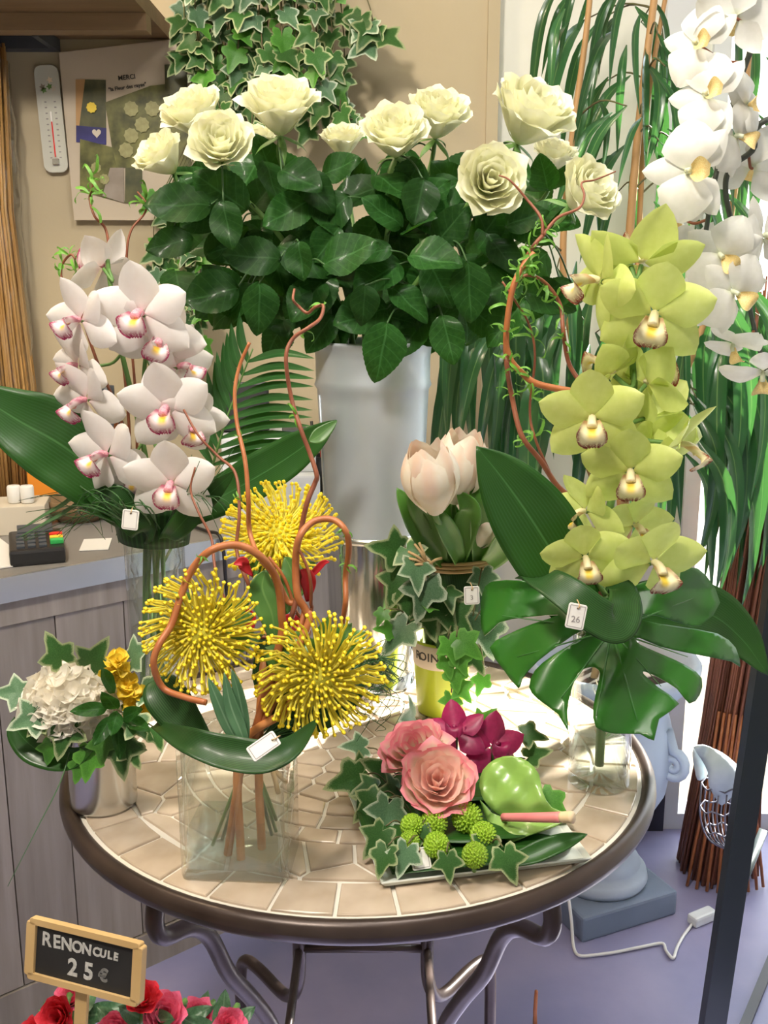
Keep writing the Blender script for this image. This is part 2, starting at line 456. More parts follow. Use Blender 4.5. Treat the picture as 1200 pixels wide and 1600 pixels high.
M['palm'] = mat('palm_leaflet', (.022, .085, .022), (.035, .12, .03), 12, .35, transl=.15, tcol=(.10, .4, .04), rnd=.25, pattern=pat_rib((.06, .18, .05), .06, .6))
M['ficus'] = mat('ficus_leaf', (.018, .078, .024), (.034, .12, .04), 10, .28, transl=.15, tcol=(.08, .26, .05), rnd=.35, pattern=pat_rib((.14, .26, .08), .05, .8), coat=.15)
M['cane'] = mat('tan_cane', (.40, .22, .085), (.50, .30, .13), 18, .6, stretch=(2, 2, .4))
M['grass'] = mat('bear_grass', (.035, .11, .028), (.05, .15, .04), 20, .4, transl=.1)
M['grass_pale'] = mat('lily_grass', (.08, .19, .07), (.12, .26, .11), 20, .4, transl=.15)  # lily grass is a paler green than the bear grass
M['ivy'] = mat('variegated_ivy_leaf', (.030, .10, .022), (.055, .15, .036), 30, .42, spec=.25, transl=.12, rnd=.3, pattern=pat_edge((.36, .42, .22)))
M['ivy_pale'] = mat('silvery_ivy_leaf', (.065, .15, .07), (.11, .21, .11), 30, .42, spec=.25, transl=.12, rnd=.25, pattern=pat_edge((.46, .54, .40)))
M['ivy_fresh'] = mat('fresh_ivy_leaf', (.05, .20, .02), (.09, .28, .035), 30, .4, transl=.25, rnd=.3, pattern=pat_edge((.12, .34, .05), .7, .95))
M['vine'] = mat('ivy_vine', (.10, .07, .035), (.13, .14, .05), 30, .6)
M['willowleaf'] = mat('fresh_willow_leaf', (.13, .36, .04), (.20, .46, .07), 30, .45, transl=.3, rnd=.2)
M['pin'] = mat('yellow_pincushion_style', (.96, .86, .09), (.98, .90, .16), 40, .4, transl=.4)
M['pintip'] = mat('golden_pincushion_tip', (.96, .76, .03), None, rough=.4)
M['pincore'] = mat('pincushion_heart', (.62, .62, .06), (.80, .72, .06), 60, .6, bump=.5, bscale=150)
M['redleaf'] = mat('red_bract', (.65, .03, .03), (.50, .02, .05), 10, .45, transl=.2)
M['proteal'] = mat('protea_leaf', (.06, .17, .035), (.10, .24, .05), 20, .4, transl=.15, rnd=.25, pattern=pat_rib((.15, .3, .08), .05, .7))
M['lance'] = mat('lance_leaf', (.05, .14, .06), (.10, .22, .11), 20, .4, transl=.12, rnd=.2, pattern=pat_rib((.2, .34, .2), .08, .6))
M['tulip'] = mat('blush_tulip_petal', (.92, .84, .70), (.94, .88, .78), 8, .5, transl=.28, rnd=.05, pattern=lambda nt, col, tc: mixcol(nt, mth(nt, 'MULTIPLY', mrange(nt, mth(nt, 'ABSOLUTE', mth(nt, 'SUBTRACT', uvxy(nt)[0], .5)), .28, .05), mrange(nt, uvxy(nt)[1], .25, .65, 0, .36)), col, (.92, .52, .38)))
M['tulipleaf'] = mat('tulip_leaf', (.085, .24, .03), (.125, .31, .05), 6, .42, transl=.22, tcol=(.22, .55, .06), rnd=.15, pattern=pat_stripe((.13, .30, .08), 14, .35))
M['raffia'] = mat('raffia', (.50, .33, .15), (.62, .44, .23), 30, .7)
M['lime'] = mat('lime_glaze', (.52, .62, .03), (.56, .66, .04), 4, .35, coat=.2, transl=.1)
M['band'] = mat('pale_band', (.62, .52, .42), (.70, .62, .52), 8, .6)
M['ink'] = mat('dark_ink', (.05, .045, .04), None, rough=.7)
M['greyink'] = mat('grey_pencil', (.30, .28, .28), None, rough=.7)
M['anth'] = mat('green_anthurium_spathe', (.24, .46, .08), (.34, .56, .15), 9, .28, transl=.15, coat=.22, bump=.35, bscale=28)
M['spadix'] = mat('pink_spadix', (.75, .16, .22), (.80, .30, .28), 20, .45, pattern=None)
M['spadixtip'] = mat('cream_spadix_tip', (.82, .62, .38), None, rough=.5)
M['mum'] = mat('lime_chrysanthemum', (.36, .60, .03), (.48, .70, .07), 40, .5, transl=.25, rnd=.1)
M['plate'] = mat('white_edged_glass_plate', (.80, .85, .80), None, rough=.12, coat=.5)
M['hydra'] = mat('cream_white_petal', (.92, .88, .78), (.95, .92, .84), 8, .5, transl=.42, rnd=.06)
M['yellowflower'] = mat('yellow_petal', (.86, .60, .03), (.90, .70, .08), 8, .5, transl=.2, rnd=.1)
M['urn'] = mat('pale_blue_stone', (.34, .41, .52), (.44, .51, .62), 6, .6, bump=.1)
M['plinth'] = mat('blue_grey_stone', (.15, .19, .28), (.20, .25, .35), 6, .6, bump=.1)
M['soil'] = mat('dark_soil', (.02, .014, .01), (.05, .035, .022), 40, .95, bump=.5)
M['shell'] = mat('pale_grey_stone', (.36, .45, .50), (.52, .60, .63), 14, .7, bump=.2)
M['wire'] = mat('grey_wire', (.16, .16, .20), None, rough=.4, metal=.6)
M['pole'] = mat('dark_green_metal', (.022, .032, .034), None, rough=.4, metal=.2)
M['cable'] = mat('white_cable', (.78, .78, .78), None, rough=.5)
M['slate'] = mat('chalkboard', (.012, .012, .013), (.022, .022, .023), 20, .7)
M['chalk'] = mat('chalk', (.62, .62, .60), (.42, .42, .40), 300, .9)
M['chalkfaint'] = mat('smudged_chalk', (.25, .25, .24), (.12, .12, .12), 300, .9)
M['pine'] = mat('pine_frame', (.55, .36, .15), (.65, .45, .21), 9, .6)
M['ranun'] = mat('pink_ranunculus_petal', (.84, .13, .26), (.92, .24, .38), 10, .45, transl=.25, rnd=.15)
M['ranun_red'] = mat('red_ranunculus_petal', (.75, .035, .05), (.85, .06, .10), 10, .45, transl=.25, rnd=.15)
M['photo_dark'] = mat('dark_photograph', (.03, .04, .02), (.12, .12, .05), 30, .4)
M['photo_yellow'] = mat('flower_photograph', (.03, .035, .012), (.22, .22, .07), 26, .35)
M['photo_blue'] = mat('blue_photograph', (.02, .02, .10), (.05, .05, .22), 18, .35)
M['photo_grey'] = mat('faded_photograph', (.22, .18, .14), (.35, .30, .25), 18, .5)
M['photo_flower'] = mat('pictured_rose', (.26, .25, .10), (.36, .35, .16), 90, .5)
M['board'] = mat('collage_board', (.54, .46, .35), None, rough=.6)
M['thermo'] = mat('enamel_white', (.55, .55, .48), (.60, .60, .52), 8, .35)
# ------------------------------------------------------------------ the room
def slab(x0, x1, y0, y1, z0, z1):
    return xf(boxg(x1-x0, y1-y0, z1-z0, 0), Matrix.Translation(((x0+x1)/2, (y0+y1)/2, z0)))
struct('floor', slab(-1.8, 1.9, -2.4, 1.22, -.1, 0), M['floor'], 'lavender grey mottled floor of the shop')  # two lavender tones mixed at random
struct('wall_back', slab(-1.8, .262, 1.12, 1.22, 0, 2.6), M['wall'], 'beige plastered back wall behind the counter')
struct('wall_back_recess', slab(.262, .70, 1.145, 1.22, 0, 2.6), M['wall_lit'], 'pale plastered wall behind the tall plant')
struct('wall_left', slab(-1.9, -1.8, -2.4, 1.22, 0, 2.6), M['wall'], 'beige side wall beyond the counter')
struct('wall_lightblock', slab(-1.9, 2.0, -2.5, -2.4, 0, 2.6), M['wall_lit'], 'unseen pale wall added to shut out light from the front')  # added behind the camera to stop sky light flooding in
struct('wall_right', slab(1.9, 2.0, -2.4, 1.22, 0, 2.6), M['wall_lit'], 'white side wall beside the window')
struct('ceiling', slab(-1.9, 2.0, -2.4, 1.22, 2.6, 2.7), M['ceiling'], 'off white ceiling above the shop')
struct('trim_1', slab(.238, .262, 1.108, 1.12, 0, 2.6), M['wall'], 'narrow beige batten along the wall edge')
struct('trim_2', slab(.60, .665, 1.128, 1.147, .15, 2.5), M['paint'], 'white painted door casing beside the window')
struct('baseboard_back', slab(.262, .70, 1.12, 1.147, 0, .15), M['darkbase'], 'dark skirting below the white casing')
struct('wall_sun_cutoff', slab(.70, 1.9, 1.13, 1.22, 2.02, 2.6), M['wall_lit'], 'unseen pale wall brought low over the window to cut off sun')  # unseen; reaches down far enough to keep sun off the table front
wi = struct('window_1', slab(.70, .735, 1.13, 1.20, 0, 2.02), M['paint'], 'tall shop window letting in the daylight')
for a in ((1.86, 1.9, 1.13, 1.2, 0, 2.02), (.735, 1.86, 1.13, 1.2, 1.98, 2.02), (.735, 1.86, 1.13, 1.2, 0, .04)):
    struct('window_frame', slab(*a), M['paint'], '', wi)
struct('pane', slab(.735, 1.86, 1.16, 1.165, .04, 1.98), M['pane'], '', wi)
struct('floor_outside', slab(-1.5, 6, 1.22, 7, -.14, -.04), M['paving'], 'brown paving outside the window')
struct('wall_sunblock', slab(.3, 6, 2.3, 2.4, -.04, 2.0), M['wall_lit'], 'added pale wall outside that blocks sun from the floor')  # added wall, high enough to keep direct sun off the shop floor

# ------------------------------------------------------------------ bistro table
TZ = .73
table = thing('bistro_table', 'round mosaic bistro table with dark iron rim and scrolled legs', 'table', (0, 0, 0))
obj('grout_bed', lathe([(0.001, TZ-.016), (.338, TZ-.016), (.338, TZ-.0025), (.001, TZ-.0025)], 72), M['grout'], table, smooth=False)
rp = []
for i in range(17):
    a = 2*PI*i/16; rp.append((.3455+.0095*math.cos(a), TZ-.010+.0125*math.sin(a)))
obj('rim', lathe(rp, 96), M['iron'], table)
obj('apron', lathe([(.335, TZ-.016), (.342, TZ-.016), (.342, TZ-.024), (.335, TZ-.024), (.335, TZ-.016)], 72), M['iron'], table)
def clip(poly, nx, ny, c):               # keep nx*x + ny*y <= c
    out = []
    for i in range(len(poly)):
        a, b = poly[i-1], poly[i]; da = nx*a[0]+ny*a[1]-c; db = nx*b[0]+ny*b[1]-c
        if (da <= 0) != (db <= 0):
            t = da/(da-db); out.append((a[0]+(b[0]-a[0])*t, a[1]+(b[1]-a[1])*t))
        if db <= 0: out.append(b)
    return out
def voro(p, others, poly, g):
    for q in others:
        dx, dy = q[0]-p[0], q[1]-p[1]; L = math.hypot(dx, dy)
        if L < 1e-6 or L > .2: continue
        nx, ny = dx/L, dy/L
        poly = clip(poly, nx, ny, nx*(p[0]+q[0])/2+ny*(p[1]+q[1])/2-g/2)
        if len(poly) < 3: return None
    return poly
def tile(poly):
    if poly is None or len(poly) < 3: return
    ar = sum(poly[i-1][0]*poly[i][1]-poly[i][0]*poly[i-1][1] for i in range(len(poly)))/2
    if abs(ar) < 4e-5: return
    if ar < 0: poly = poly[::-1]
    obj('tile', prism(poly, TZ-.008, TZ+.0005+R.uniform(-.0004, .0004), .0009), M['tile'], table, smooth=False)
G = .0042
def ringrow(r0, r1, n, off, jit):
    cuts = [(i+off+R.uniform(-jit, jit))*2*PI/n for i in range(n)]
    for i in range(n):
        a0, a1 = cuts[i], cuts[(i+1) % n]+(2*PI if i == n-1 else 0); ga = G/2/r1
        poly = []
        for k in range(4): a = lerp(a0+ga, a1-ga, k/3); poly.append(((r1-G/2)*math.cos(a), (r1-G/2)*math.sin(a)))
        for k in range(3): a = lerp(a1-ga*r1/r0, a0+ga*r1/r0, k/2); poly.append(((r0+G/2)*math.cos(a), (r0+G/2)*math.sin(a)))
        tile(poly)
def crazyring(r0, r1, n):
    rm = (r0+r1)/2; W = 2*PI*rm
    pts = []
    for k in range(4000):
        p = (R.uniform(0, W), R.uniform(r0, r1))
        if all(min(abs(p[0]-q[0]), W-abs(p[0]-q[0]))**2+(p[1]-q[1])**2 > (.026)**2 for q in pts): pts.append(p)
        if len(pts) >= n: break
    allp = [(x+o, y) for x, y in pts for o in (-W, 0, W)]
    for p in pts:
        b = [(p[0]-.12, r0+G/2), (p[0]+.12, r0+G/2), (p[0]+.12, r1-G/2), (p[0]-.12, r1-G/2)]
        c = voro(p, [q for q in allp if q != p], b, G)
        if c: tile([(y*math.cos(x/rm), y*math.sin(x/rm)) for x, y in c])
ringrow(.282, .3355, 34, 0.3, .09)
crazyring(.214, .282, 52)
ringrow(.186, .214, 26, .2, .08)
ringrow(.158, .186, 23, .5, .08)
pts = []
for k in range(4000):
    a = R.uniform(0, 2*PI); r = .15*math.sqrt(R.random()); p = (r*math.cos(a), r*math.sin(a))
    if all((p[0]-q[0])**2+(p[1]-q[1])**2 > .03**2 for q in pts): pts.append(p)
circ = [((.158-G/2)*math.cos(2*PI*i/40), (.158-G/2)*math.sin(2*PI*i/40)) for i in range(40)]
for p in pts: tile(voro(p, [q for q in pts if q != p], circ, G))
LEGP = [(.330, .705), (.334, .675), (.322, .655), (.288, .646), (.262, .62), (.236, .56), (.198, .50), (.168, .44), (.156, .36), (.165, .29), (.20, .255), (.28, .25), (.325, .238), (.342, .20), (.346, .10), (.348, .012)]
for ang in (234, 306, 54, 126):
    c, s = math.cos(math.radians(ang)), math.sin(math.radians(ang))
    lg = obj('leg', tube(spline([(r*c, r*s, z) for r, z in LEGP], 5), .0095, 10), M['iron'], table)
    obj('foot', xf(lathe([(.001, 0), (.013, 0), (.014, .008), (.011, .014), (.001, .014)], 14), Matrix.Translation((.348*c, .348*s, 0))), M['black'], lg)
for s in (-1, 1):
    obj('stretcher', tube([(-.092, .126*s, .36), (.092, .126*s, .36)], .006, 8), M['iron'], table)
    obj('stretcher', tube([(.092*s, -.126, .36), (.092*s, .126, .36)], .006, 8), M['iron'], table)
    obj('rod', tube([(.100*s, .17, .712), (.092*s, .126, .36)], .003, 6), M['iron'], table)

table.location = (0, .06, 0)

# ------------------------------------------------------------------ counter
CZ = .825
cA = Vector((-.592, .488)); cu = Vector((math.cos(math.radians(39.7)), math.sin(math.radians(39.7)))); cn = Vector((cu.y, -cu.x))
def cpt(s, d=0): q = cA+cu*s+cn*d; return q
s0, s1 = -.62, .80
cnt = thing('shop_counter', 'shop counter clad in upright grey oak boards', 'counter', (*cpt(0), 0))
f0, f1 = cpt(s0, -.02), cpt(s1, -.02)
obj('carcass', prism([tuple(f0), tuple(f1), (f1.x-.02, 1.115), (f0.x, 1.115)], 0, CZ-.045), M['counter'], cnt, smooth=False)
s = s0; k = 0
while s < s1-.02:
    wd = R.choice((.105, .125, .14)); e = min(s+wd, s1)
    a, b, c, d = cpt(s+.0012, -.02), cpt(e-.0012, -.02), cpt(e-.0012, 0), cpt(s+.0012, 0)
    obj('board', prism([tuple(p) for p in (d, c, b, a)][::1], .075, CZ-.085+0, .0015), M['counter'], cnt, smooth=False)
    s = e
for z0, z1, d in ((.0, .072, .004), (CZ-.083, CZ-.041, .005)):
    obj('rail', prism([tuple(p) for p in (cpt(s0, d), cpt(s1, d), cpt(s1, -.02), cpt(s0, -.02))], z0, z1, .0015), M['counter'], cnt, smooth=False)
wt = thing('worktop', 'dark counter top edged with a brushed steel strip', 'worktop', (*cpt(0), CZ))
g0, g1 = cpt(s0, .010), cpt(s1, .010)
obj('surface', prism([tuple(g0), tuple(g1), (g1.x-.02, 1.117), (g0.x, 1.117)], CZ-.040, CZ, 0), M['worktop'], wt, smooth=False)
obj('edge_strip', prism([tuple(p) for p in (cpt(s0, .016), cpt(s1, .016), cpt(s1, .010), cpt(s0, .010))], CZ-.041, CZ+.001, .001), M['steel'], wt, smooth=False)

def bx(name, c, size, m, parent=None, rz=0.0, bev=.002, tilt=0.0):
    return obj(name, boxg(*size, bev), m, parent, Matrix.Translation(c) @ Matrix.Rotation(rz, 4, 'Z') @ Matrix.Rotation(tilt, 4, 'X'), smooth=False)
# card terminal
t0 = PZ(58, 866, CZ)
tm = thing('card_terminal', 'black card payment terminal with coloured keys on the counter', 'terminal', (t0.x, t0.y, CZ))
rz = math.radians(20)
def loc(o, x, y, z, rz=rz): return Vector(o)+Matrix.Rotation(rz, 3, 'Z') @ Vector((x, y, z))
tb = (t0.x, t0.y, CZ)
bx('body', tb, (.09, .15, .028), M['black'], tm, rz, .006, 0)
bx('screen', loc(tb, 0, .045, .035), (.06, .04, .003), M['bluegrey'], tm, rz, .001, math.radians(6))
for i in range(3):
    for j in range(4):
        kk = bx('key', loc(tb, -.026+i*.018, -.055+j*.018, .0265+.0019*j), (.013, .011, .006), M['bluegrey'], tm, rz, .001, math.radians(6))
for j, mm in enumerate(('greenkey', 'yellowkey', 'red')):
    bx('key', loc(tb, .033, -.045+j*.016, .0285+.0017*j), (.022, .011, .008), M[mm], tm, rz, .0015, math.radians(6))
# box behind the terminal, papers, small roll
b0 = PZ(15, 838, CZ)
o = bx('cardboard_tray', (b0.x-.03, b0.y+.05, CZ), (.17, .10, .055), M['cream'], None, math.radians(12), .002); tag(o, 'cream cardboard tray standing behind the card terminal', 'box')
for i, (dx, dz) in enumerate(((.02, .0), (.045, .0))):
    q = (b0.x-.02+dx, b0.y+.04, CZ+.056)
    o = obj('paper_roll', lathe([(.001, 0), (.011, 0), (.0125, .003), (.0125, .03), (.011, .033), (.001, .033)], 16), M['white'], None, Matrix.Translation(q)); tag(o, ('white paper roll on the cardboard tray nearer the straw', 'white paper roll on the cardboard tray nearer the leaf')[i], 'paper roll')
p0 = PZ(10, 872, CZ)
o = bx('paper_sheet', (p0.x-.06, p0.y, CZ+.001), (.15, .2, .002), M['white'], None, math.radians(35), 0); tag(o, 'white paper sheet lying at the counter edge', 'paper')
p0 = PZ(150, 852, CZ)
o = bx('paper_slip', (p0.x, p0.y, CZ+.001), (.05, .08, .0015), M['white'], None, math.radians(10), 0); tag(o, 'small white slip beside the card terminal', 'paper')
p0 = PZ(78, 792, CZ)
ob = thing('orange_box', 'small orange carton behind the broad leaf on the counter', 'box', (p0.x, p0.y, CZ))
bx('carton', (p0.x, p0.y, CZ), (.07, .06, .10), M['orange'], ob, .1, .003); bx('lid', (p0.x, p0.y, CZ+.10), (.072, .062, .018), M['orange'], ob, .1, .003)
p0 = PZ(120, 815, CZ)
o = obj('brown_bowl', lathe([(.001, .0), (.04, .0), (.06, .02), (.066, .045), (.062, .045), (.05, .02), (.001, .012)], 24), M['shelf'], None, Matrix.Translation((p0.x, p0.y+.02, CZ))); tag(o, 'brown wooden bowl between the tray and the bear grass', 'bowl')
p0 = P(178, 790, 1.0); 
bt = thing('dark_bottle', 'dark glass bottle behind the white orchid spray', 'bottle', (p0.x, 1.0, CZ))
obj('body', lathe([(.001, 0), (.036, 0), (.038, .01), (.038, .15), (.030, .18), (.014, .20), (.013, .235), (.001, .235)], 24), M['black'], bt, Matrix.Translation((p0.x, 1.0, CZ)))
obj('cap', lathe([(.001, .235), (.015, .235), (.015, .255), (.001, .255)], 16), M['bluegrey'], bt, Matrix.Translation((p0.x, 1.0, CZ)))
# till
q0 = P(420, 800, .965)
till = thing('cash_register', 'white cash register with dark screen behind the palm frond', 'cash register', (q0.x, .985, CZ))
tc_ = Vector((q0.x-.0, .985, CZ)); rzt = math.radians(8)
bx('drawer', loc(tc_, 0, 0, 0, rzt), (.20, .17, .085), M['plastic_white'], till, rzt, .005)
bx('housing', loc(tc_, -.0, .015, .085, rzt), (.19, .13, .075), M['plastic_white'], till, rzt, .006)
bx('display', loc(tc_, -.045, .03, .16, rzt), (.10, .05, .10), M['black'], till, rzt, .006, math.radians(-10))
bx('receipt_slot', loc(tc_, .055, .0, .16, rzt), (.05, .05, .008), M['bluegrey'], till, rzt, .002)
q0 = P(482, 655, 1.02)
o = thing('pen_cup', 'black cup with red pens beside the cash register', 'pen cup', (q0.x+.025, 1.06, CZ))
obj('cup', lathe([(.001, 0), (.026, 0), (.029, .10), (.026, .10), (.023, .004), (.001, .004)], 20), M['black'], o, Matrix.Translation((q0.x+.025, 1.06, CZ)))
for i in range(4):
    a = i*1.7; obj('pen', tube([(q0.x+.025+.008*math.cos(a), 1.06+.008*math.sin(a), CZ+.006), (q0.x+.025+.022*math.cos(a), 1.06+.02*math.sin(a), CZ+.15+.012*i)], .0035, 6), M['red' if i % 2 else 'black'], o)
# black power lead hanging over the counter edge
ce = [(*cpt(.40, -.12), CZ+.004), (*cpt(.40, -.03), CZ+.006), (*cpt(.40, .022), CZ+.0), (*cpt(.405, .026), CZ-.10), (*cpt(.42, .022), CZ-.26), (*cpt(.44, .03), CZ-.5), (*cpt(.47, .03), .02)]
o = obj('power_lead', tube(spline(ce, 6), .0035, 6), M['black']); tag(o, 'black power lead hanging down over the counter edge', 'cable')

# ------------------------------------------------------------------ straw bundle
sb = P(2, 762, 1.03); sx = sb.x+.012
stw = thing('straw_bundle', 'tall bundle of golden straw stalks wrapped in cellophane', 'straw bundle', (sx, 1.03, CZ))
gs = []
for i in range(230):
    a = R.uniform(0, 2*PI); r = .060*math.sqrt(R.random()); x, y = sx+r*math.cos(a), 1.03+r*math.sin(a)
    gs.append(tube([(x, y, CZ+.002), (x*1+.012*math.cos(a), y+.012*math.sin(a), CZ+.25), (sx+(x-sx)*.9, y, CZ+.6), (sx+(x-sx)*1.1, y, CZ+.90+R.uniform(-.02, .02))], .0033, 4))
st = obj('stalks', join(gs), M['straw'], stw); st['kind'] = 'stuff'
def crump(u, v):
    a = 2*PI*u; r = .072+.006*noise.noise(Vector((math.cos(a)*3, math.sin(a)*3, v*16)))
    return (sx+r*math.cos(a), 1.03+r*math.sin(a), CZ+.14+v*.74)
obj('cellophane_wrap', grid(crump, 30, 40), M['cello'], stw)
# ------------------------------------------------------------------ shelf
sz = P(150, 62, 1.12).z
sh = thing('wall_shelf', 'brown wooden shelf high on the back wall', 'shelf', (-.75, 1.1, sz))
for i in range(2):
    obj('board', slab(-1.35, -.40, .80+.16*i, .957+.16*i, sz, sz+.03), M['shelf'], sh, smooth=False)
obj('batten', slab(-1.35, -.40, .90, .94, sz-.03, sz-.0005), M['shelf'], sh, smooth=False)
q = P(90, 70, 1.1)
obj('bracket', slab(-1.35, q.x, 1.085, 1.118, q.z-.01, q.z+.045), M['bluegrey'], sh, smooth=False)
obj('bracket', slab(q.x-.012, q.x, .98, 1.085, q.z-.01, q.z+.045), M['bluegrey'], sh, smooth=False)

# ------------------------------------------------------------------ thermometer on the wall
TW = 1.112
a, b = P(72, 102, TW), P(90, 270, TW)
ax = (a-b).normalized(); ct = (a+b)/2; Lh = (a-b).length; wd = 38*mpp(TW, 190)
Mt = along(ct, ax, (0, -1, 0))
th = thing('wall_thermometer', 'white enamel wall thermometer with red column and flower print', 'thermometer', ct)
obj('plate', xf(prism(rrect(wd, Lh, wd*.3), 0, .006, .001), Matrix.Identity(4)), M['thermo'], th, Mt, smooth=False)
obj('glass_tube', xf(prism(rrect(.004, Lh*.42, .0018), .006, .009), Matrix.Translation((0.002, -Lh*.14, 0))), M['white'], th, Mt, smooth=False)
obj('column', xf(prism(rrect(.0028, Lh*.33, .001), .009, .0098), Matrix.Translation((0.002, -Lh*.19, 0))), M['red'], th, Mt, smooth=False)
obj('bulb_guard', xf(prism(rrect(.014, .012, .002), .006, .012, .001), Matrix.Translation((0.002, -Lh*.40, 0))), M['tin'], th, Mt, smooth=False)
for i in range(11):
    for s in (-1, 1):
        obj('mark', xf(prism(rrect(.0045, .0022, .0008), .006, .0064), Matrix.Translation((.002+s*.0095, Lh*(.16-.052*i), 0))), M['greyink'], th, Mt, smooth=False)
for i, (x, y, mm) in enumerate(((-.008, .27, 'stem'), (.004, .30, 'stem'), (.006, .36, 'pinkedge'), (.011, .28, 'cream'), (-.010, .30, 'photo_grey'))):
    fl = [((.007 if k % 2 else .0035)*math.cos(PI*k/5)+x, (.007 if k % 2 else .0035)*math.sin(PI*k/5)+y*Lh) for k in range(10)]
    obj('flower_print', prism(fl, .006, .0063), M[mm], th, Mt, smooth=False)

# ------------------------------------------------------------------ photo collage board
FW = 1.10
c1, c2, c3, c4 = P(92, 82, FW), P(300, 58, FW), P(312, 344, FW), P(116, 344, FW)
cc = (c1+c2+c3+c4)/4
bd = thing('photo_collage', 'framed collage board of flower photographs with handwriting', 'picture', cc)
def quad(name, ps, m, d0, d1, parent=bd):
    v = [Vector((p.x, FW-d0, p.z)) for p in ps]+[Vector((p.x, FW-d1, p.z)) for p in ps]
    return obj(name, (v, [(0, 1, 2, 3), (7, 6, 5, 4)]+[(i, i+4, (i+1) % 4+4, (i+1) % 4) for i in range(4)], None), m, parent, smooth=False)
quad('board', (c1, c2, c3, c4), M['board'], -.012, 0)
def pq(name, pts, m, d): 
    g = [P(x, y, FW-d) for x, y in pts]; v = [Vector((p.x, FW-d, p.z)) for p in g]+[Vector((p.x, FW-d+.0012, p.z)) for p in g]
    n = len(pts); return obj(name, (v, [tuple(range(n)), tuple(reversed(range(n, 2*n)))]+[(i, i+n, (i+1) % n+n, (i+1) % n) for i in range(n)], None), m, bd, smooth=False)
pq('photograph', [(118, 124), (133, 124), (130, 200), (119, 222)], M['cane'], .0014)
pq('photograph', [(133, 124), (165, 125), (166, 225), (119, 222), (124, 196)], M['photo_dark'], .0016)
pq('photograph', [(119, 196), (166, 200), (166, 226), (119, 222)], M['photo_blue'], .0019)
pq('photograph', [(164, 160), (235, 134), (290, 128), (300, 270), (195, 262), (180, 262)], M['photo_yellow'], .0022)
pq('photograph', [(257, 101), (292, 98), (292, 152), (258, 146)], M['photo_dark'], .0026)
pq('photograph', [(125, 217), (175, 230), (195, 317), (125, 298)], M['photo_yellow'], .0030)
pq('photograph', [(172, 262), (193, 262), (194, 317), (160, 306)], M['photo_grey'], .0032)
pq('photograph', [(196, 262), (222, 262), (222, 317), (195, 317)], M['photo_dark'], .0034)
for (x, y) in ((205, 170), (222, 195), (205, 212), (238, 170), (197, 235), (150, 262), (163, 280), (143, 168)):
    q = P(x, y, FW-.004); s = 12*mpp(FW, 200)*(1 if x > 170 else .7)
    obj('pictured_flower', prism([((s if k % 2 else s*.86)*math.cos(PI*k/9), (s if k % 2 else s*.86)*math.sin(PI*k/9)) for k in range(18)], 0, .0006), M['yellowkey'] if x == 143 else M['photo_flower'], bd, frame(q, (0, -1, 0)), smooth=False)
q = P(151, 208, FW-.004); hs = [(0.009*math.sin(t)**3, .0006*(13*math.cos(t)-5*math.cos(2*t)-2*math.cos(3*t)-math.cos(4*t))) for t in [2*PI*i/24 for i in range(24)]][::-1]
obj('pictured_heart', prism(hs, 0, .0006), M['cream'], bd, frame(q, (0, -1, 0)), smooth=False)
for s_, x, y, sz_, rl in (('MERCI', 198, 121, .0125, .10), ('"la Fleur des rayes"', 199, 136, .0100, .14)):
    obj('lettering', text_mesh(s_, sz_, .0003, .0002), M['ink'], bd, frame(P(x, y, FW-.0012), (0, -1, 0), roll=rl))
# ------------------------------------------------------------------ flower and leaf shapes shared by the bouquets
def petal_g(r, H, w, curl, tip=.06, notch=.22, ruffle=.03, ph=0.0, base=.12, nu=8, nv=8):
    """one cupped petal round the Z axis, centred on +X"""
    def f(u, v):
        q = 2*u-1
        ve = v*(1-notch*q*q)+tip*v*v*math.exp(-(q/.16)**2)
        c = max(0, (ve-.62)/.38)
        rho = r*(base+(1-base)*min(1, ve*1.25)**.75)*(1-.10*q*q*0)+curl*.34*c*c+ruffle*math.sin(q*4+ph)*ve*ve
        z = H*(ve**.95)-curl*.26*c*c*c+ruffle*.6*math.sin(q*5.5+ph*2)*ve*ve
        a = q*w*(.5+.5*min(1, ve*1.8))
        return (rho*math.cos(a), rho*math.sin(a), z)
    return grid(f, nu, nv)
ROSE = []                               # (mesh, angle) from the heart outwards
_k = 0
for lay, (n, r, H, w_, cu_) in enumerate(((3, .15, .92, 1.5, .0), (4, .27, .97, 1.1, .05), (5, .41, .98, .85, .14), (6, .56, .97, .74, .22), (6, .70, .92, .68, .30), (7, .83, .82, .62, .40))):
    for i in range(n):
        ROSE.append((mesh('petal', petal_g(r*R.uniform(.95, 1.05), H*R.uniform(.94, 1.05), w_, cu_*R.uniform(.8, 1.2), tip=.03+.012*lay, notch=.14, ruffle=.02+.008*lay, ph=R.uniform(0, 6))), lay, (i+.5*(lay % 2)+R.uniform(-.12, .12))*2*PI/n))
SEPAL = mesh('sepal', blade([(0, 0, -.02), (.25, 0, -.10), (.5, 0, -.22), (.66, 0, -.40)], lambda t: .10*math.sin(PI*min(1, t*.9+.15)), (0, 0, -1), .3, 3, 3))
def rose(root, Mb, matf, n_layers=6, close=1.0, sep=True):
    for me_, lay, a in ROSE:
        if lay >= n_layers: continue
        obj('petal', me_, matf(lay), root, Mb @ Matrix.Rotation(a, 4, 'Z'))
    if sep:
        for i in range(4): obj('sepal', SEPAL, M['stem'], root, Mb @ Matrix.Rotation(i*PI/2+.4, 4, 'Z'))
def leaf_g(L=1.0, w_=.36, serr=.02, droop=.18, fold=.22, n=14, ns=6, wav=.03):
    def f(u, v):
        q = 2*u-1
        ww = w_*(math.sin(PI*v**.82)**.72 if 0 < v < 1 else 0)*(1+serr*(((v*n) % 1)-.5)*2)
        return (q*ww, v*L, fold*abs(q)*ww-droop*v*v*L+wav*math.sin(v*9+q*2))
    return grid(f, ns, n*2 if serr else n)
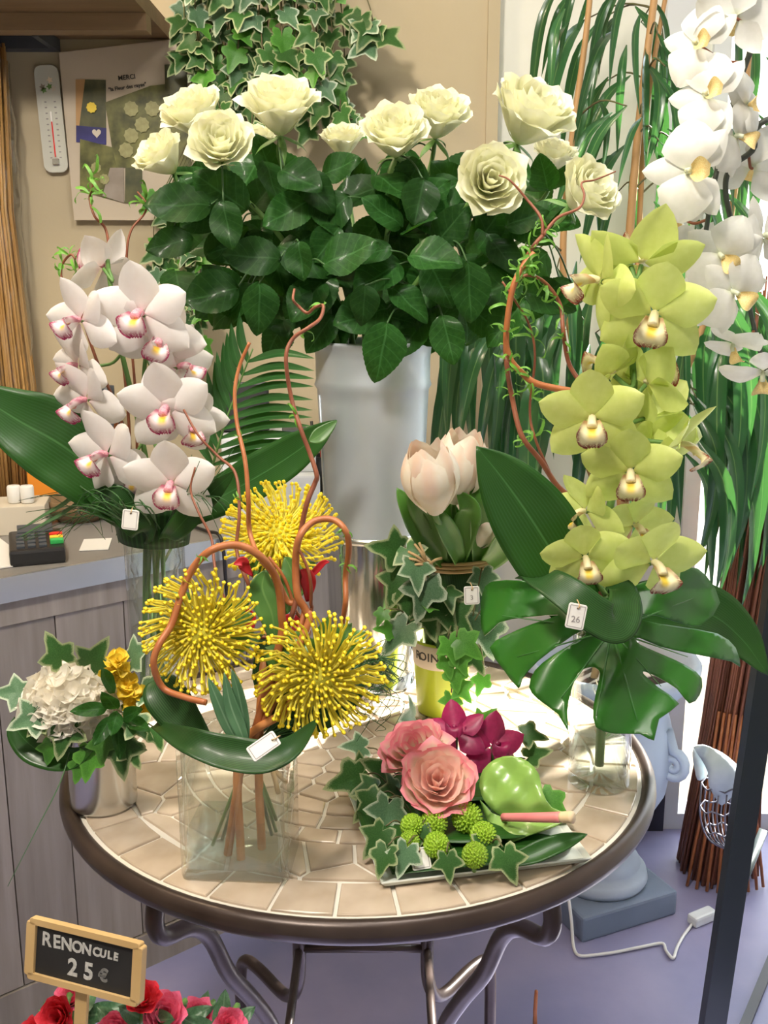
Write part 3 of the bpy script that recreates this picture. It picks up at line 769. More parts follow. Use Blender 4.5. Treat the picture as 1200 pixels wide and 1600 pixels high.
RLEAF = [mesh('leaf', leaf_g(1, R.uniform(.33, .42), .035, R.uniform(.05, .4), R.uniform(.1, .4))) for _ in range(6)]
# ivy: base at origin, tip +Y, normal +Z; u = 0 in the middle, 1 on the margin
def ivy_g(sharp=1.0, droop=.2, seed=0):
    rr = random.Random(seed)
    key = [(-90, .14), (-70, .38), (-50, .54), (-32, .52), (-16, .42), (4, .58), (18, .71), (33, .58), (50, .46), (66, .56), (79, .76), (90, .95)]
    prof = []
    for a, r in key: prof.append((a, r))
    pts = []
    full = [(a, r) for a, r in prof]+[(180-a, r) for a, r in reversed(prof[1:-1])]
    pr = [(r*(rr.uniform(.9, 1.1)))*math.cos(math.radians(a)) for a, r in full]
    pts = [(pr[i], full[i][1]*math.sin(math.radians(full[i][0]))+.30) for i in range(len(full))]
    pts = [(x*.95, y+.0) for x, y in pts]
    n = len(pts); c = (0, .32)
    def z(x, y): return .22*abs(x)-droop*(x*x+(y-.2)**2)
    vs = [Vector((c[0], c[1], z(*c)))]; uv = [(0, .5)]; fs = []
    for k, s in ((.62, .55), (1.0, 1.0)):
        for x, y in pts:
            X, Y = c[0]+(x-c[0])*k, c[1]+(y-c[1])*k; vs.append(Vector((X, Y, z(X, Y)))); uv.append((s, .5))
    for i in range(n):
        j = (i+1) % n; fs.append((0, 1+i, 1+j)); fs.append((1+i, 1+n+i, 1+n+j, 1+j))
    return vs, fs, uv
IVY = [mesh('leaf', ivy_g(1, R.uniform(.05, .4), i)) for i in range(6)]
def ivy_leaf(parent, p, d, n, s, kind=None):
    m = kind or R.choice(('ivy', 'ivy', 'ivy', 'ivy_pale', 'ivy_fresh'))
    return obj('leaf', R.choice(IVY), M[m], parent, along(p, d, n, s))
def rv(s=1.0): return Vector((R.uniform(-s, s), R.uniform(-s, s), R.uniform(-s, s)))
# orchid flower: faces +Z, up +Y, tepals about 1 long
def tepal_g(L, w_, cup=.15, back=-.10, twist=0.0, blunt=.8):
    def f(u, v):
        q = 2*u-1; ww = w_*(math.sin(PI*(v**blunt)*.97+.03)**.75 if v < 1 else 0.02)*(.35+.65*min(1, v*3))
        return (q*ww, .06+v*L, cup*(v-.0)*math.sin(PI*v)*.6+back*v*v-.28*ww*q*q*1.2+twist*q*ww)
    return grid(f, 6, 9)
DORS = mesh('sepal', tepal_g(.96, .38, .1, .16)); LATS = mesh('sepal', tepal_g(.96, .38, .1, -.16)); PETL = mesh('petal', tepal_g(.94, .37, .1, .08, .12))
def lip_g():
    def f(u, v):
        q = 2*u-1; ww = .27*(.75+.5*math.sin(PI*min(1, v*.95)))*(1 if v < .8 else 1-((v-.8)/.2)**2*.45)
        side = abs(q)**2
        z = .10+.55*math.sin(min(v, .85)*1.9)+.26*side*(1-sst(.45, .85, v))-.0*v
        y = -.02-.24*v-.22*sst(.55, 1, v)+.10*side*(1-sst(.5, .9, v))+.02*math.sin(q*14)*sst(.7, 1, v)
        return (q*ww*(1-.25*(1-sst(.4, .8, v))*abs(q)), y, z-.18*sst(.7, 1, v)+.02*math.sin(q*11)*sst(.7, 1, v))
    return grid(f, 12, 12)
LIP = mesh('lip', lip_g())
COLU = mesh('column', tube(spline([(0, .03, .02), (0, .06, .18), (0, .02, .36), (0, -.05, .46)], 4), lambda t: .075+.03*t, 8))
def cymb(parent, Mf, tm_, lm, cm, spread=1.0):
    """a flower part with its sepals, petals, lip and column as sub-parts"""
    fl = node('flower', parent, Mf)
    def tp(me_, ang, back): obj(me_.name.split('.')[0], me_, tm_, fl, Mf @ Matrix.Rotation(math.radians(ang-90)+R.uniform(-.07, .07), 4, 'Z') @ Matrix.Rotation(back, 4, 'X'))
    tp(DORS, 92, .22*spread); tp(LATS, 218, -.10); tp(LATS, 322, -.10); tp(PETL, 158, .10); tp(PETL, 24, .10)
    obj('lip', LIP, lm, fl, Mf @ Matrix.Scale(.86, 4)); obj('column', COLU, cm, fl, Mf @ Matrix.Scale(.86, 4))
    return fl
# moth orchid flower
def ppet_g():
    def f(u, v):
        q = 2*u-1; ww = .50*math.sin(PI*min(1, v**.62)*.96+.04)**.62 if v < 1 else .06
        return (q*ww*(.3+.7*min(1, v*2.4)), v*.86, .10*math.sin(PI*v)-.22*v*v*.6-.10*q*q*ww+.015*math.sin(q*5+v*7))
    return grid(f, 8, 9)
PPET = mesh('petal', ppet_g()); PSEP = mesh('sepal', tepal_g(.80, .27, .05, -.10, 0, .7))
PLIP = mesh('lip', grid(lambda u, v: ((2*u-1)*.15*(.6+.8*math.sin(PI*v)), -.02-.34*v, .06+.30*math.sin(v*2.2)+.16*(2*u-1)**2*(1-v)), 8, 8))
PCOL = mesh('column', tube(spline([(0, .05, .0), (0, .05, .12), (0, 0, .2)], 4), .05, 8))
def phal(parent, Mf):
    fl = node('flower', parent, Mf)
    for me_, ang, b, dz in ((PSEP, 90, .05, -.02), (PSEP, 215, .0, -.02), (PSEP, 325, .0, -.02), (PPET, 172, .06, .02), (PPET, 8, .06, .02)):
        obj(me_.name.split('.')[0], me_, M['phal'], fl, Mf @ Matrix.Translation((0, 0, dz)) @ Matrix.Rotation(math.radians(ang-90), 4, 'Z') @ Matrix.Rotation(b, 4, 'X'))
    obj('lip', PLIP, M['phallip'], fl, Mf); obj('column', PCOL, M['phal'], fl, Mf)
    return fl
def wfun(hw, p0=.15, pk=.5, e=.8):
    """half width along a leaf: narrow foot, widest at pk, pointed tip"""
    def f(t):
        if t < pk: return hw*(p0+(1-p0)*math.sin(PI/2*t/pk))
        return hw*max(.001, math.cos(PI/2*(t-pk)/(1-pk)))**e
    return f
# price tags
def price_tag(c, normal, up, w_, h_, label, txt):
    m = frame(c, normal, up)
    t = thing('price_tag', label, 'price tag', c, 'price tags on the bouquets')
    obj('card', prism(rrect(w_, h_, w_*.13), 0, .0014, .0003), M['white'], t, m, smooth=False)
    for a, b in ((w_*.80, .0008), ):
        for s in (-1, 1):
            obj('printed_line', xf(prism(rrect(.0006, h_*.84, .0002, 1), .0014, .0016), Matrix.Translation((s*w_*.40, 0, 0))), M['greyink'], t, m, smooth=False)
            obj('printed_line', xf(prism(rrect(w_*.80, .0006, .0002, 1), .0014, .0016), Matrix.Translation((0, s*h_*.42, 0))), M['greyink'], t, m, smooth=False)
    obj('hole', xf(lathe([(.0001, .0015), (w_*.055, .0015), (w_*.055, .0017), (.0001, .0017)], 10), Matrix.Translation((0, h_*.32, 0))), M['ink'], t, m, smooth=False)
    obj('string', xf(tube(spline([(0, h_*.32, .002), (.001, h_*.42, .003), (.0, h_*.55, -.002), (-.001, h_*.62, -.008)], 4), .0006, 5), Matrix.Identity(4)), M['raffia'], t, m)
    if txt: obj('lettering', text_mesh(txt, h_*.36, .0002), M['greyink'], t, m @ Matrix.Translation((0, -h_*.12, .0016)) @ Matrix.Rotation(.08, 4, 'Z'))
    return t

# ------------------------------------------------------------------ galvanised bucket with ivory roses
BX, BY = P(583, 700, .28).x, .285
bz = P(580, 535, BY).z
hb = bz-TZ; rt, rb = 91*mpp(BY, 535)*1.0, .058
bucket = thing('florist_bucket', 'tall galvanised bucket full of ivory roses with polished foot', 'bucket', (BX, BY, TZ))
BM = Matrix.Translation((BX, BY, TZ))
def br(z): return lerp(rb, rt, z/hb)
zs = P(580, 848, BY-.06).z-TZ
pf = [(br(zs)+.001, zs)]
for k in range(1, 13): z = lerp(zs, hb*.872, k/12); pf.append((br(z), z))
pf += [(br(hb*.88)+.0035, hb*.885), (br(hb*.9)+.001, hb*.9), (br(hb*.96), hb*.96), (rt+.001, hb-.004), (rt+.004, hb-.001), (rt+.003, hb+.003), (rt-.001, hb+.002), (rt-.002, hb-.004), (br(zs)-.003, zs+.002)]
obj('body', lathe(pf, 56), M['galv'], bucket, BM)
obj('band', lathe([(br(zs), zs-.004), (br(zs)+.003, zs-.003), (br(zs)+.0035, zs+.001), (br(zs)+.002, zs+.005), (br(zs), zs+.006)], 56), M['tin'], bucket, BM)
obj('polished_foot', lathe([(.001, .001), (rb-.004, .001), (rb, .0), (rb+.001, .004)]+[(br(lerp(.004, zs-.003, k/8)), lerp(.004, zs-.003, k/8)) for k in range(9)], 56), M['chrome'], bucket, BM)
sa = .35+PI
obj('seam', tube([(BX+br(z)*math.cos(sa)*1.003, BY+br(z)*math.sin(sa)*1.003, TZ+z) for z in (zs, hb*.4+zs*.5, hb*.86)], .0016, 6), M['galv'], bucket)
ROSES = [  # px, py, size px, (right, up, towards), y, label
 (252, 245, 92, (-.45, .62, .45), .21, 'ivory rose furthest out on the bucket side facing the collage board'),
 (302, 178, 108, (-.25, .75, .5), .30, 'ivory rose right below the ivy, behind two other roses'),
 (345, 226, 108, (.10, .48, .85), .17, 'open ivory rose facing forward beside the lowest side bud'),
 (438, 168, 128, (.05, .80, .5), .22, 'big ivory rose in front of the hanging ivy'),
 (535, 220, 74, (-.05, .85, .35), .40, 'small ivory rose half hidden in the middle of the bunch'),
 (617, 210, 114, (-.05, .72, .62), .22, 'round ivory rose on a straight stem above the bucket centre'),
 (686, 180, 108, (.12, .80, .5), .31, 'ivory rose just behind the central round rose'),
 (766, 284, 118, (.08, .22, .95), .14, 'ivory rose facing straight out, lowest of the bunch'),
 (830, 180, 144, (.30, .70, .5), .24, 'largest ivory rose, bright in daylight before the pale wall'),
 (866, 244, 76, (.15, .75, .35), .34, 'ivory rose mostly hidden below the largest bright rose'),
 (916, 300, 112, (.45, .42, .60), .18, 'ivory rose beside the tall plant with a twig across it'),
 (404, 214, 58, (.2, .85, .2), .36, 'small ivory rose peeping out under the big rose by the ivy'),
]
LEAFSPOTS = [(600, 548, 92, (-.1, -1, .3), .16), (700, 530, 80, (.25, -1, .3), .17), (735, 455, 95, (.1, -1, .2), .15), (570, 475, 62, (0, -1, .2), .15), (545, 395, 96, (.75, .35, .25), .15),
 (470, 408, 62, (.1, -1, .2), .15), (408, 480, 80, (.1, -1, .2), .17), (354, 350, 78, (.15, -.9, .3), .15), (278, 318, 105, (-.9, .05, .3), .17), (345, 300, 100, (-.7, .5, .3), .19), (655, 315, 76, (-.2, -.9, .3), .2),
 (680, 405, 90, (.85, -.1, .3), .15), (705, 352, 80, (.5, .6, .3), .19), (600, 330, 80, (-.6, .5, .3), .2), (470, 280, 78, (.7, -.3, .3), .19), (530, 260, 70, (.6, .3, .3), .25), (450, 330, 90, (-.6, -.3, .3), .2),
 (395, 400, 92, (-.8, .1, .3), .18), (330, 460, 90, (-.9, -.2, .3), .2), (480, 470, 85, (-.5, -.6, .3), .2), (640, 470, 80, (.6, -.4, .3), .19), (820, 340, 70, (.7, .3, .3), .2), (850, 330, 62, (.4, .5, .3), .22),
 (870, 345, 75, (.9, -.1, .3), .22), (790, 400, 75, (.6, -.6, .3), .2), (770, 345, 70, (.3, .5, .3), .22), (420, 250, 80, (-.2, .8, .3), .26), (410, 300, 80, (.4, .7, .2), .24), (560, 290, 75, (.4, .6, .3), .26), (640, 270, 66, (-.4, .7, .2), .3),
 (700, 280, 75, (-.5, .5, .3), .28), (850, 270, 60, (-.3, .8, .3), .28), (590, 430, 90, (-.6, -.3, .3), .2), (520, 340, 86, (.5, -.4, .3), .21), (760, 500, 70, (.7, -.5, .3), .2), (500, 520, 70, (-.5, -.7, .3), .22), (430, 530, 65, (-.4, -.8, .3), .22)]
for i in range(92):
    t = R.random(); px = lerp(262, 880, R.random()); py = R.uniform(265, 535)
    py = min(py, 540-abs(px-590)*.28)
    LEAFSPOTS.append((px, py, R.uniform(62, 98), (R.uniform(-1, 1), R.uniform(-1, .6), R.uniform(-.1, .5)), R.uniform(.2, .40)))
for i in range(44):
    LEAFSPOTS.append((R.uniform(360, 800), R.uniform(290, 505), R.uniform(70, 100), (R.uniform(-1, 1), R.uniform(-1, .3), R.uniform(0, .5)), R.uniform(.18, .30)))
stems = []
for i, (px, py, sz_, d, y, lab) in enumerate(ROSES):
    c = P(px, py, y); D = V(*d); s = sz_/2*mpp(y, py)*1.02
    bp = c-D*(.66*s)
    a = i*2.4; mouth = Vector((BX+.045*math.cos(a), BY+.045*math.sin(a), TZ+hb)); foot = Vector((BX+.03*math.cos(a+2), BY+.03*math.sin(a+2), TZ+.02))
    mouth.x = BX+max(-.07, min(.07, (c.x-BX)*.25))
    r_ = thing('white_rose', lab, 'rose', foot, 'ivory roses in the tall bucket')
    path = spline([foot, mouth, mouth.lerp(bp, .5)+Vector((0, 0, .02)), bp-D*.04, bp+D*(.05*s)], 5)
    obj('stem', tube(path, .0036, 7, .003), M['stem'], r_)
    Mb = frame(bp, D, (0, .3, 1), s, R.uniform(0, 6)) @ Matrix.Scale(1.32, 4, (0, 0, 1))
    rose(r_, Mb, lambda l: M['rosepetal'], 6)
    stems.append((r_, path))
for j, (px, py, L_, d, y) in enumerate(LEAFSPOTS):
    p = P(px, py, y); D = V(*d); s = L_*mpp(y, py)
    p = p-D*(s*.5)
    best = min(stems, key=lambda q: min((v-p).length for v in q[1]))
    nrm = (CAM-p).normalized()*1.0+Vector((R.uniform(-.5, .7), 0, R.uniform(.1, .9)))+rv(.25)
    lf = obj('leaf', R.choice(RLEAF), M['roseleaf'], best[0], along(p, D, nrm, s))
    if j < 37 or j % 2 == 0:
        q = min(best[1], key=lambda v: (v-p).length)
        obj('leaf_stalk', tube(spline([q, q.lerp(p, .55)+Vector((0, 0, .008)), p+D*s*.04], 4), .0012, 5), M['darkstem'], best[0])
# ------------------------------------------------------------------ shared bouquet builders
def vase_lathe(name, label, c, r, h, lev, r0=None, th=.0025, n=40, foot=.006):
    r0 = r0 or r
    v = thing(name, label, 'vase', c)
    m = Matrix.Translation(c)
    obj('glass', lathe([(.001, 0), (r0-.002, 0), (r0, .002), (r, h-.002), (r-.001, h), (r-th+.0005, h), (r-th, h-.002), (r0-th, foot), (.001, foot)], n), M['glass'], v, m)
    if lev:
        rl = lerp(r0, r, lev/h)
        obj('water', lathe([(.001, foot+.0006), (r0-th-.0006, foot+.0006), (rl-th-.0006, lev), (.001, lev)], n), M['still_water'], v, m)
    return v
WLEAF = [mesh('leaf', blade([(0, 0, 0), (.05, .35, .12), (-.02, .7, .05), (.12*s, .95, -.2), (.3*s, .8, -.35)], wfun(.085, .2, .35), (0, 0, 1), .2, 2, 3)) for s in (-1, .2, 1)]
def willow(px_list, y, r, label, bark='twig', leaves=(), wob=.012, r2=None, y2=None, ls=28, base=None):
    y2 = y if y2 is None else y2; n = len(px_list)
    pts = [P(a, b, lerp(y, y2, i/(n-1))+(R.uniform(-wob, wob) if 0 < i < n-1 else 0)) for i, (a, b) in enumerate(px_list)]
    if base: pts = [Vector(b) for b in base]+pts
    c = spline(pts, 7)
    t = thing('curly_willow_twig', label, 'twig', pts[0])
    obj('bark', tube(c, r, 7, r*.55 if r2 is None else r2), M[bark], t)
    for k in leaves:
        i = min(len(c)-2, max(1, int(k*(len(c)-1)))); p = c[i]
        for q in range(4):
            d = (c[i+1]-c[i-1]).normalized()*.3+rv(1)
            obj('leaf', R.choice(WLEAF), M['willowleaf'], t, along(p, d, rv(1)+Vector((0, -1, .4)), ls*mpp(y)*R.uniform(.6, 1.2)))
    return t
def grass_tuft(name, label, curves, r, m, cat='grass'):
    t = thing(name, label, cat, curves[0][0])
    g = join([tube(spline(c, 6), r, 4, r*.35) for c in curves])
    o = obj('strands', g, M[m], t); o['kind'] = 'stuff'; return t
def broad(name, label, px, ys, hw, m, nrm=(0, -1, .35), fold=.18, pk=.5, p0=.15, wave=.04, cat='leaf', nu=8, group=None, e=.8, base=None):
    n = len(px); pts = [P(a, b, lerp(ys[0], ys[-1], i/(n-1)) if len(ys) == 2 else ys[i]) for i, (a, b) in enumerate(px)]
    if base: pts = [Vector(b) for b in base]+pts
    y = sum(ys)/len(ys)
    o = obj(name, blade(pts, wfun(hw*mpp(y, px[n//2][1]), p0, pk, e), nrm, fold, nu, 6, wave, R.uniform(0, 6)), M[m], solid=.0008)
    return tag(o, label, cat, group)

# ------------------------------------------------------------------ white orchid spray in the round vase
vb = PZ(254, 1100, TZ+.0015); V1 = Vector((vb.x, vb.y, TZ+.0015)); h1 = P(250, 838, V1.y-.03).z-TZ
r1 = 46*mpp(V1.y, 900)
vase_lathe('round_glass_vase', 'clear round glass vase under the white orchid spray', V1, r1, h1, h1*.45)
neck = V1+Vector((0, 0, h1))
# crumpled film inside the neck
def film(u, v):
    a = 2*PI*u; rr = r1*.86*(.85+.22*noise.noise(Vector((math.cos(a)*3, math.sin(a)*3, v*7))))
    return V1+Vector((rr*math.cos(a), rr*math.sin(a), h1*(.52+.47*v)))
o = obj('cellophane_film', grid(film, 36, 20), M['cello']); tag(o, 'crumpled clear film stuffed in the round vase neck', 'film')
for i in range(7):
    a = i*.9; b = V1+Vector((.022*math.cos(a)-.008, .02*math.sin(a), .008)); t_ = V1+Vector((.012*math.cos(a+1), .012*math.sin(a+1), h1*.95))
    o = obj('cut_stem', tube([b, b.lerp(t_, .5), t_], .0028, 6), M['stem']); tag(o, 'pale green cut stem standing in the round vase', 'stem', 'cut stems in the round vase')
spW = thing('white_orchid_spray', 'tall spray of white orchids with magenta edged lips', 'orchid', V1+Vector((0, 0, .01)))
sW = spline([V1+Vector((.0, .0, .012)), neck, P(232, 740, .17), P(212, 640, .17), P(188, 540, .17), P(172, 440, .17), P(168, 405, .17)], 8)
obj('stem', tube(sW, .004, 7, .0028), M['stem'], spW)
sW2 = spline([neck+Vector((.005, 0, 0)), P(255, 740, .19), P(232, 660, .2), P(225, 590, .19), P(235, 500, .18)], 8)
obj('stem', tube(sW2, .0035, 7, .0025), M['stem'], spW)
CW = [ # px, py (centre), s px, dir, roll, y
 (160, 418, 62, (-.55, .5, -.45), .5, .17), (222, 492, 80, (-.12, .05, .95), .05, .12), (246, 530, 72, (.25, -.12, .9), -.5, .14), (278, 575, 66, (.75, .15, .55), -.3, .15),
 (126, 502, 66, (-.55, .1, .8), .25, .13), (122, 572, 60, (-.65, -.05, .6), .3, .15), (136, 626, 68, (-.6, -.1, .75), .35, .14),
 (262, 640, 76, (-.05, .0, .95), .1, .11), (294, 662, 62, (.45, -.25, .8), -.35, .13), (168, 712, 72, (-.5, .1, .8), .25, .11), (205, 742, 54, (.2, -.2, .7), -.2, .15), (268, 757, 74, (.02, -.02, .98), -.05, .09)]
for px, py, s, d, rl, y in CW:
    c = P(px, py, y); Mf = frame(c, V(*d), (0, 0, 1), s*mpp(y, py)*1.06, rl)
    f_ = cymb(spW, Mf, M['cymw'], M['lipw'], M['colw'])
    q = min(sW+sW2, key=lambda v: (v-c).length)
    obj('flower_stalk', tube(spline([q, q.lerp(c-V(*d)*.03, .6)+Vector((0, 0, -.006)), c-V(*d)*.002], 4), .002, 6), M['stem'], spW)
WG = 'curly willow twigs among the white orchids'
willow([(190, 620), (182, 660), (180, 720), (192, 790)][::-1], .2, .004, 'thick twig behind the lower white orchids', 'twig', (), .004)
willow([(200, 760), (190, 660), (150, 560), (120, 470), (98, 440), (97, 415), (110, 398), (118, 405)], .22, .0024, 'red twig curling out beside the straw bundle', 'twig_dark', (.75, .85, .97))
willow([(205, 760), (200, 640), (185, 500), (172, 400), (165, 358), (148, 338), (140, 310), (145, 290), (142, 272)], .22, .0022, 'twig rising up before the photo collage with small leaves', 'twig_dark', (.7, .8, .92, .99))
willow([(215, 760), (212, 620), (200, 480), (198, 400), (205, 360), (225, 335), (229, 318), (215, 300)], .23, .002, 'thin twig rising towards the collage lower corner', 'twig_dark', (.78, .9))
broad('aspidistra_leaf', 'broad dark leaf sweeping out over the counter terminal', [(215, 800), (160, 745), (95, 695), (25, 655), (-60, 600)], [.17, .14], 66, 'aspid', (.15, -1, .5), pk=.6, p0=.25, base=[neck+Vector((-.01, 0, -.02))])
broad('aspidistra_leaf', 'dark leaf between the palm frond and the pincushions', [(300, 800), (365, 766), (430, 728), (485, 690), (526, 656)], [.15, .13], 36, 'aspid', (.1, -1, .5), pk=.5, base=[neck+Vector((.01, 0, -.01))])
broad('aspidistra_leaf', 'narrow dark leaf folded beside the white orchid neck', [(268, 835), (300, 800), (335, 765), (368, 735)], [.12, .10], 20, 'aspid', (.4, -1, .2), base=[neck+Vector((.01, -.01, -.01))])
broad('aspidistra_leaf', 'dark leaf tucked under the lowest white orchids', [(225, 830), (200, 800), (180, 775), (150, 765)], [.12, .12], 26, 'aspid_dark', (0, -1, .4), base=[neck+Vector((-.005, -.01, -.01))])
g = grid(lambda u, v: neck+Vector(((r1+.006+.01*v)*math.cos(lerp(-2.9, .1, u)), (r1+.006+.01*v)*math.sin(lerp(-2.9, .1, u)), lerp(-.010, .042, v)-.01*u)), 20, 5)
o = obj('leaf_collar', g, M['aspid_dark'], solid=.001); tag(o, 'dark leaf rolled round the round vase neck', 'leaf')
# palm frond
pf_ = thing('palm_frond', 'feathery palm frond behind the pincushion bouquet', 'palm frond', neck)
rc = spline([neck+Vector((.008, .005, -.05)), P(322, 750, .2), P(340, 700, .2), P(354, 655, .2), P(372, 605, .2), P(395, 545, .19)], 6)
obj('rachis', tube(rc, .0022, 6, .001), M['stem'], pf_)
for i in range(11):
    a = rc[8+i*2]; k = i/10
    e = P(lerp(486, 492, k), lerp(712, 560, k)+R.uniform(-5, 5), .14); mid = a.lerp(e, .5)+Vector((0, 0, .008))
    obj('leaflet', blade([a, mid, e], wfun(.0065, .3, .4), (0, -1, .8), .3, 3, 5), M['palm'], pf_)
    e = P(lerp(296, 372, k)+R.uniform(-6, 6), lerp(640, 488, k), .2)
    obj('leaflet', blade([a, a.lerp(e, .5)+Vector((-.004, 0, 0)), e], wfun(.006, .3, .4), (.4, -1, .1), .3, 3, 5), M['palm'], pf_)
cs = []
for i in range(46):
    e = (R.uniform(10, 210), R.uniform(770, 850)); m1 = (R.uniform(120, 230), R.uniform(760, 800))
    cs.append([neck+Vector((R.uniform(-.02, .02), -.01, -.01)), P(m1[0], m1[1], R.uniform(.05, .2)), P(lerp(m1[0], e[0], .6), lerp(m1[1], e[1], .5)+R.uniform(-20, 10), R.uniform(.1, .3)), P(e[0], e[1], R.uniform(.12, .28))])
for i in range(14):
    e = (R.uniform(290, 400), R.uniform(700, 850)); cs.append([neck+Vector((.01, -.01, -.01)), P(lerp(265, e[0], .5), 775, .1), P(*e, R.uniform(.05, .2))])
grass_tuft('bear_grass', 'dark bear grass spilling over the counter edge', cs, .0011, 'grass')
for (px, py, a1, a2, hw) in ((30, 828, .2, .12, 3.5), (25, 842, .2, .12, 3)):
    broad('grass_blade', ('yellow green grass blade reaching over the card terminal, upper one' if py == 828 else 'yellow green grass blade reaching over the card terminal, lower one'), [(px, py), (90, py-35), (150, py-62)][::-1], [.16, .16], hw, 'grass_pale', (0, -1, .5), base=[neck])
price_tag(P(204, 812, .055), V(-.1, .15, 1), (.1, 0, 1), 25*mpp(.12, 812), 30*mpp(.12, 812), 'white price tag on the white orchid vase collar', '')

# ------------------------------------------------------------------ pincushion bouquet in the rectangular vase
sc_ = Vector((-.112, -.184, TZ+.0015)); SW, SD, SH = .106, .080, P(370, 1182, -.225).z-TZ
Ms = Matrix.Translation(sc_) @ Matrix.Rotation(math.radians(-4), 4, 'Z')
sv = thing('rectangular_glass_vase', 'clear rectangular glass vase holding the pincushion bouquet', 'vase', sc_)
def rr_ring(ws, z, r, n=4): return [Vector((x, y, z)) for x, y in rrect(ws[0], ws[1], r, n)]
def loft(rings, cap0=True, cap1=True):
    n = len(rings[0]); vs = [v for r in rings for v in r]; fs = []
    for i in range(len(rings)-1):
        for j in range(n):
            k = (j+1) % n; fs.append((i*n+j, i*n+k, (i+1)*n+k, (i+1)*n+j))
    if cap0: fs.append(tuple(reversed(range(n))))
    if cap1: fs.append(tuple((len(rings)-1)*n+j for j in range(n)))
    return vs, fs, None
th_ = .004
obj('glass', loft([rr_ring((SW-.004, SD-.004), 0, .008), rr_ring((SW, SD), .002, .010), rr_ring((SW, SD), SH-.001, .010), rr_ring((SW-.002, SD-.002), SH, .009), rr_ring((SW-2*th_, SD-2*th_), SH-.001, .007), rr_ring((SW-2*th_, SD-2*th_), .009, .007)]), M['glass'], sv, Ms)
WLV = P(370, 1318, -.225).z-TZ
obj('water', loft([rr_ring((SW-2*th_-.001, SD-2*th_-.001), .0095, .0065), rr_ring((SW-2*th_-.001, SD-2*th_-.001), WLV, .0065)]), M['still_water'], sv, Ms, smooth=False)
tie = sc_+Vector((.012, -.005, SH-.012))
def stemset(c, foot, m, top): return spline([foot, tie+(foot-tie)*(-.1), top], 6)
PIN = []
def pincushion(px, py, rpx, d, y, foot, label):
    c = P(px, py, y); D = V(*d); s = rpx*1.16*mpp(y, py)
    t = thing('pincushion_flower', label, 'flower', foot, 'yellow pincushion flowers')
    Mf = frame(c-D*s*.35, D, (0, 0, 1), s)
    gs, tips = [], []
    for i in range(250):
        k = (i+.5)/250; th0 = math.acos(1-k*1.28); a = i*2.39996+R.uniform(-.08, .08)
        L = .22+.83*min(1, (k*1.7)**1.2)+R.uniform(-.05, .05)
        pts = []; sw = R.uniform(.0, .22)
        for j in range(6):
            v = j/5; tht = th0*(.45+.75*v-.42*sst(.55, 1, v)*min(1, k*2))
            rad = .28+(L-.0)*v**.9*.78
            pts.append(Vector((rad*math.sin(tht)*math.cos(a+sw*v*v), rad*math.sin(tht)*math.sin(a+sw*v*v), rad*math.cos(tht)*.9)))
        gs.append(tube(pts, .023, 4, .020, False))
        tips.append(xf(lathe([(.001, -.05), (.036, -.018), (.036, .018), (.001, .05)], 5), Matrix.Translation(pts[-1])))
    o = obj('styles', join(gs), M['pin'], t, Mf); o['kind'] = 'stuff'
    o = obj('style_tips', join(tips), M['pintip'], t, Mf); o['kind'] = 'stuff'
    obj('heart', lathe([(.001, -.1), (.22, -.06), (.36, .1), (.34, .24), (.22, .36), (.001, .42)], 20), M['pincore'], t, Mf)
    path = spline([foot, tie+Vector((R.uniform(-.01, .01), R.uniform(-.01, .01), 0)), (tie+c)/2+Vector((0, .01, .0)), c-D*s*.7, c-D*s*.38], 6)
    obj('stem', tube(path, .0042, 8), M['orangestem'], t)
    for i in range(9):
        a = i*2.4; p = path[-6-(i//3)*2]; q = Vector((math.cos(a), .3*math.sin(a), .35+.3*R.random()))
        obj('leaf', R.choice(PLEAF), M['proteal'], t, along(p, q, (0, -1, .5), .048*R.uniform(.8, 1.2)))
PLEAF = [mesh('leaf', leaf_g(1, .22, 0, dr, .3, 10)) for dr in (.1, .3, -.1)]
pincushion(312, 990, 80, (-.12, .08, .95), -.20, sc_+Vector((-.012, -.012, .012)), 'yellow pincushion flower facing out beside the white bouquet tin')
pincushion(500, 1060, 84, (.10, -.05, .98), -.20, sc_+Vector((.002, -.02, .012)), 'yellow pincushion flower nearest the pink rose plate')
pincushion(437, 828, 76, (.02, .66, .62), -.04, sc_+Vector((.02, .0, .012)), 'topmost yellow pincushion flower, opening upward')
A = lambda name, px, ys, hw, m, lab, **k: broad(name, lab, px, ys, hw, m, **k)
A('aspidistra_leaf', [(243, 1132), (290, 1156), (350, 1176), (410, 1184), (455, 1168), (498, 1122)], [-.17, -.235, -.25, -.255, -.245, -.20], 27, 'aspid_dark', 'dark leaf wrapped across the rectangular vase rim', nrm=(0, -1, .9), fold=.3, p0=.3)
A('aspidistra_leaf', [(330, 1160), (285, 1120), (250, 1075), (245, 1060)], [-.19, -.15], 34, 'aspid_dark', 'dark leaf under the pincushion beside the white bouquet', nrm=(0, -1, .4))
A('aspidistra_leaf', [(440, 1160), (450, 1100), (430, 1040), (410, 990)], [-.17, -.12], 42, 'aspid_dark', 'dark leaf in the middle of the pincushion bouquet', nrm=(0, -1, .2))
A('aspidistra_leaf', [(470, 1150), (500, 1120), (545, 1080), (560, 1050)], [-.17, -.12], 26, 'aspid_dark', 'dark leaf behind the pincushion nearest the pink roses', nrm=(0, -1, .4))
A('lance_leaf', [(385, 1178), (360, 1140), (340, 1095), (325, 1058)], [-.235, -.22], 11, 'lance', 'slim lance leaf rising from the rectangular vase, outer one', nrm=(.3, -1, .2))
A('lance_leaf', [(390, 1180), (375, 1140), (360, 1100), (350, 1050)], [-.24, -.225], 12, 'lance', 'slim lance leaf rising from the rectangular vase, middle one', nrm=(.1, -1, .2))
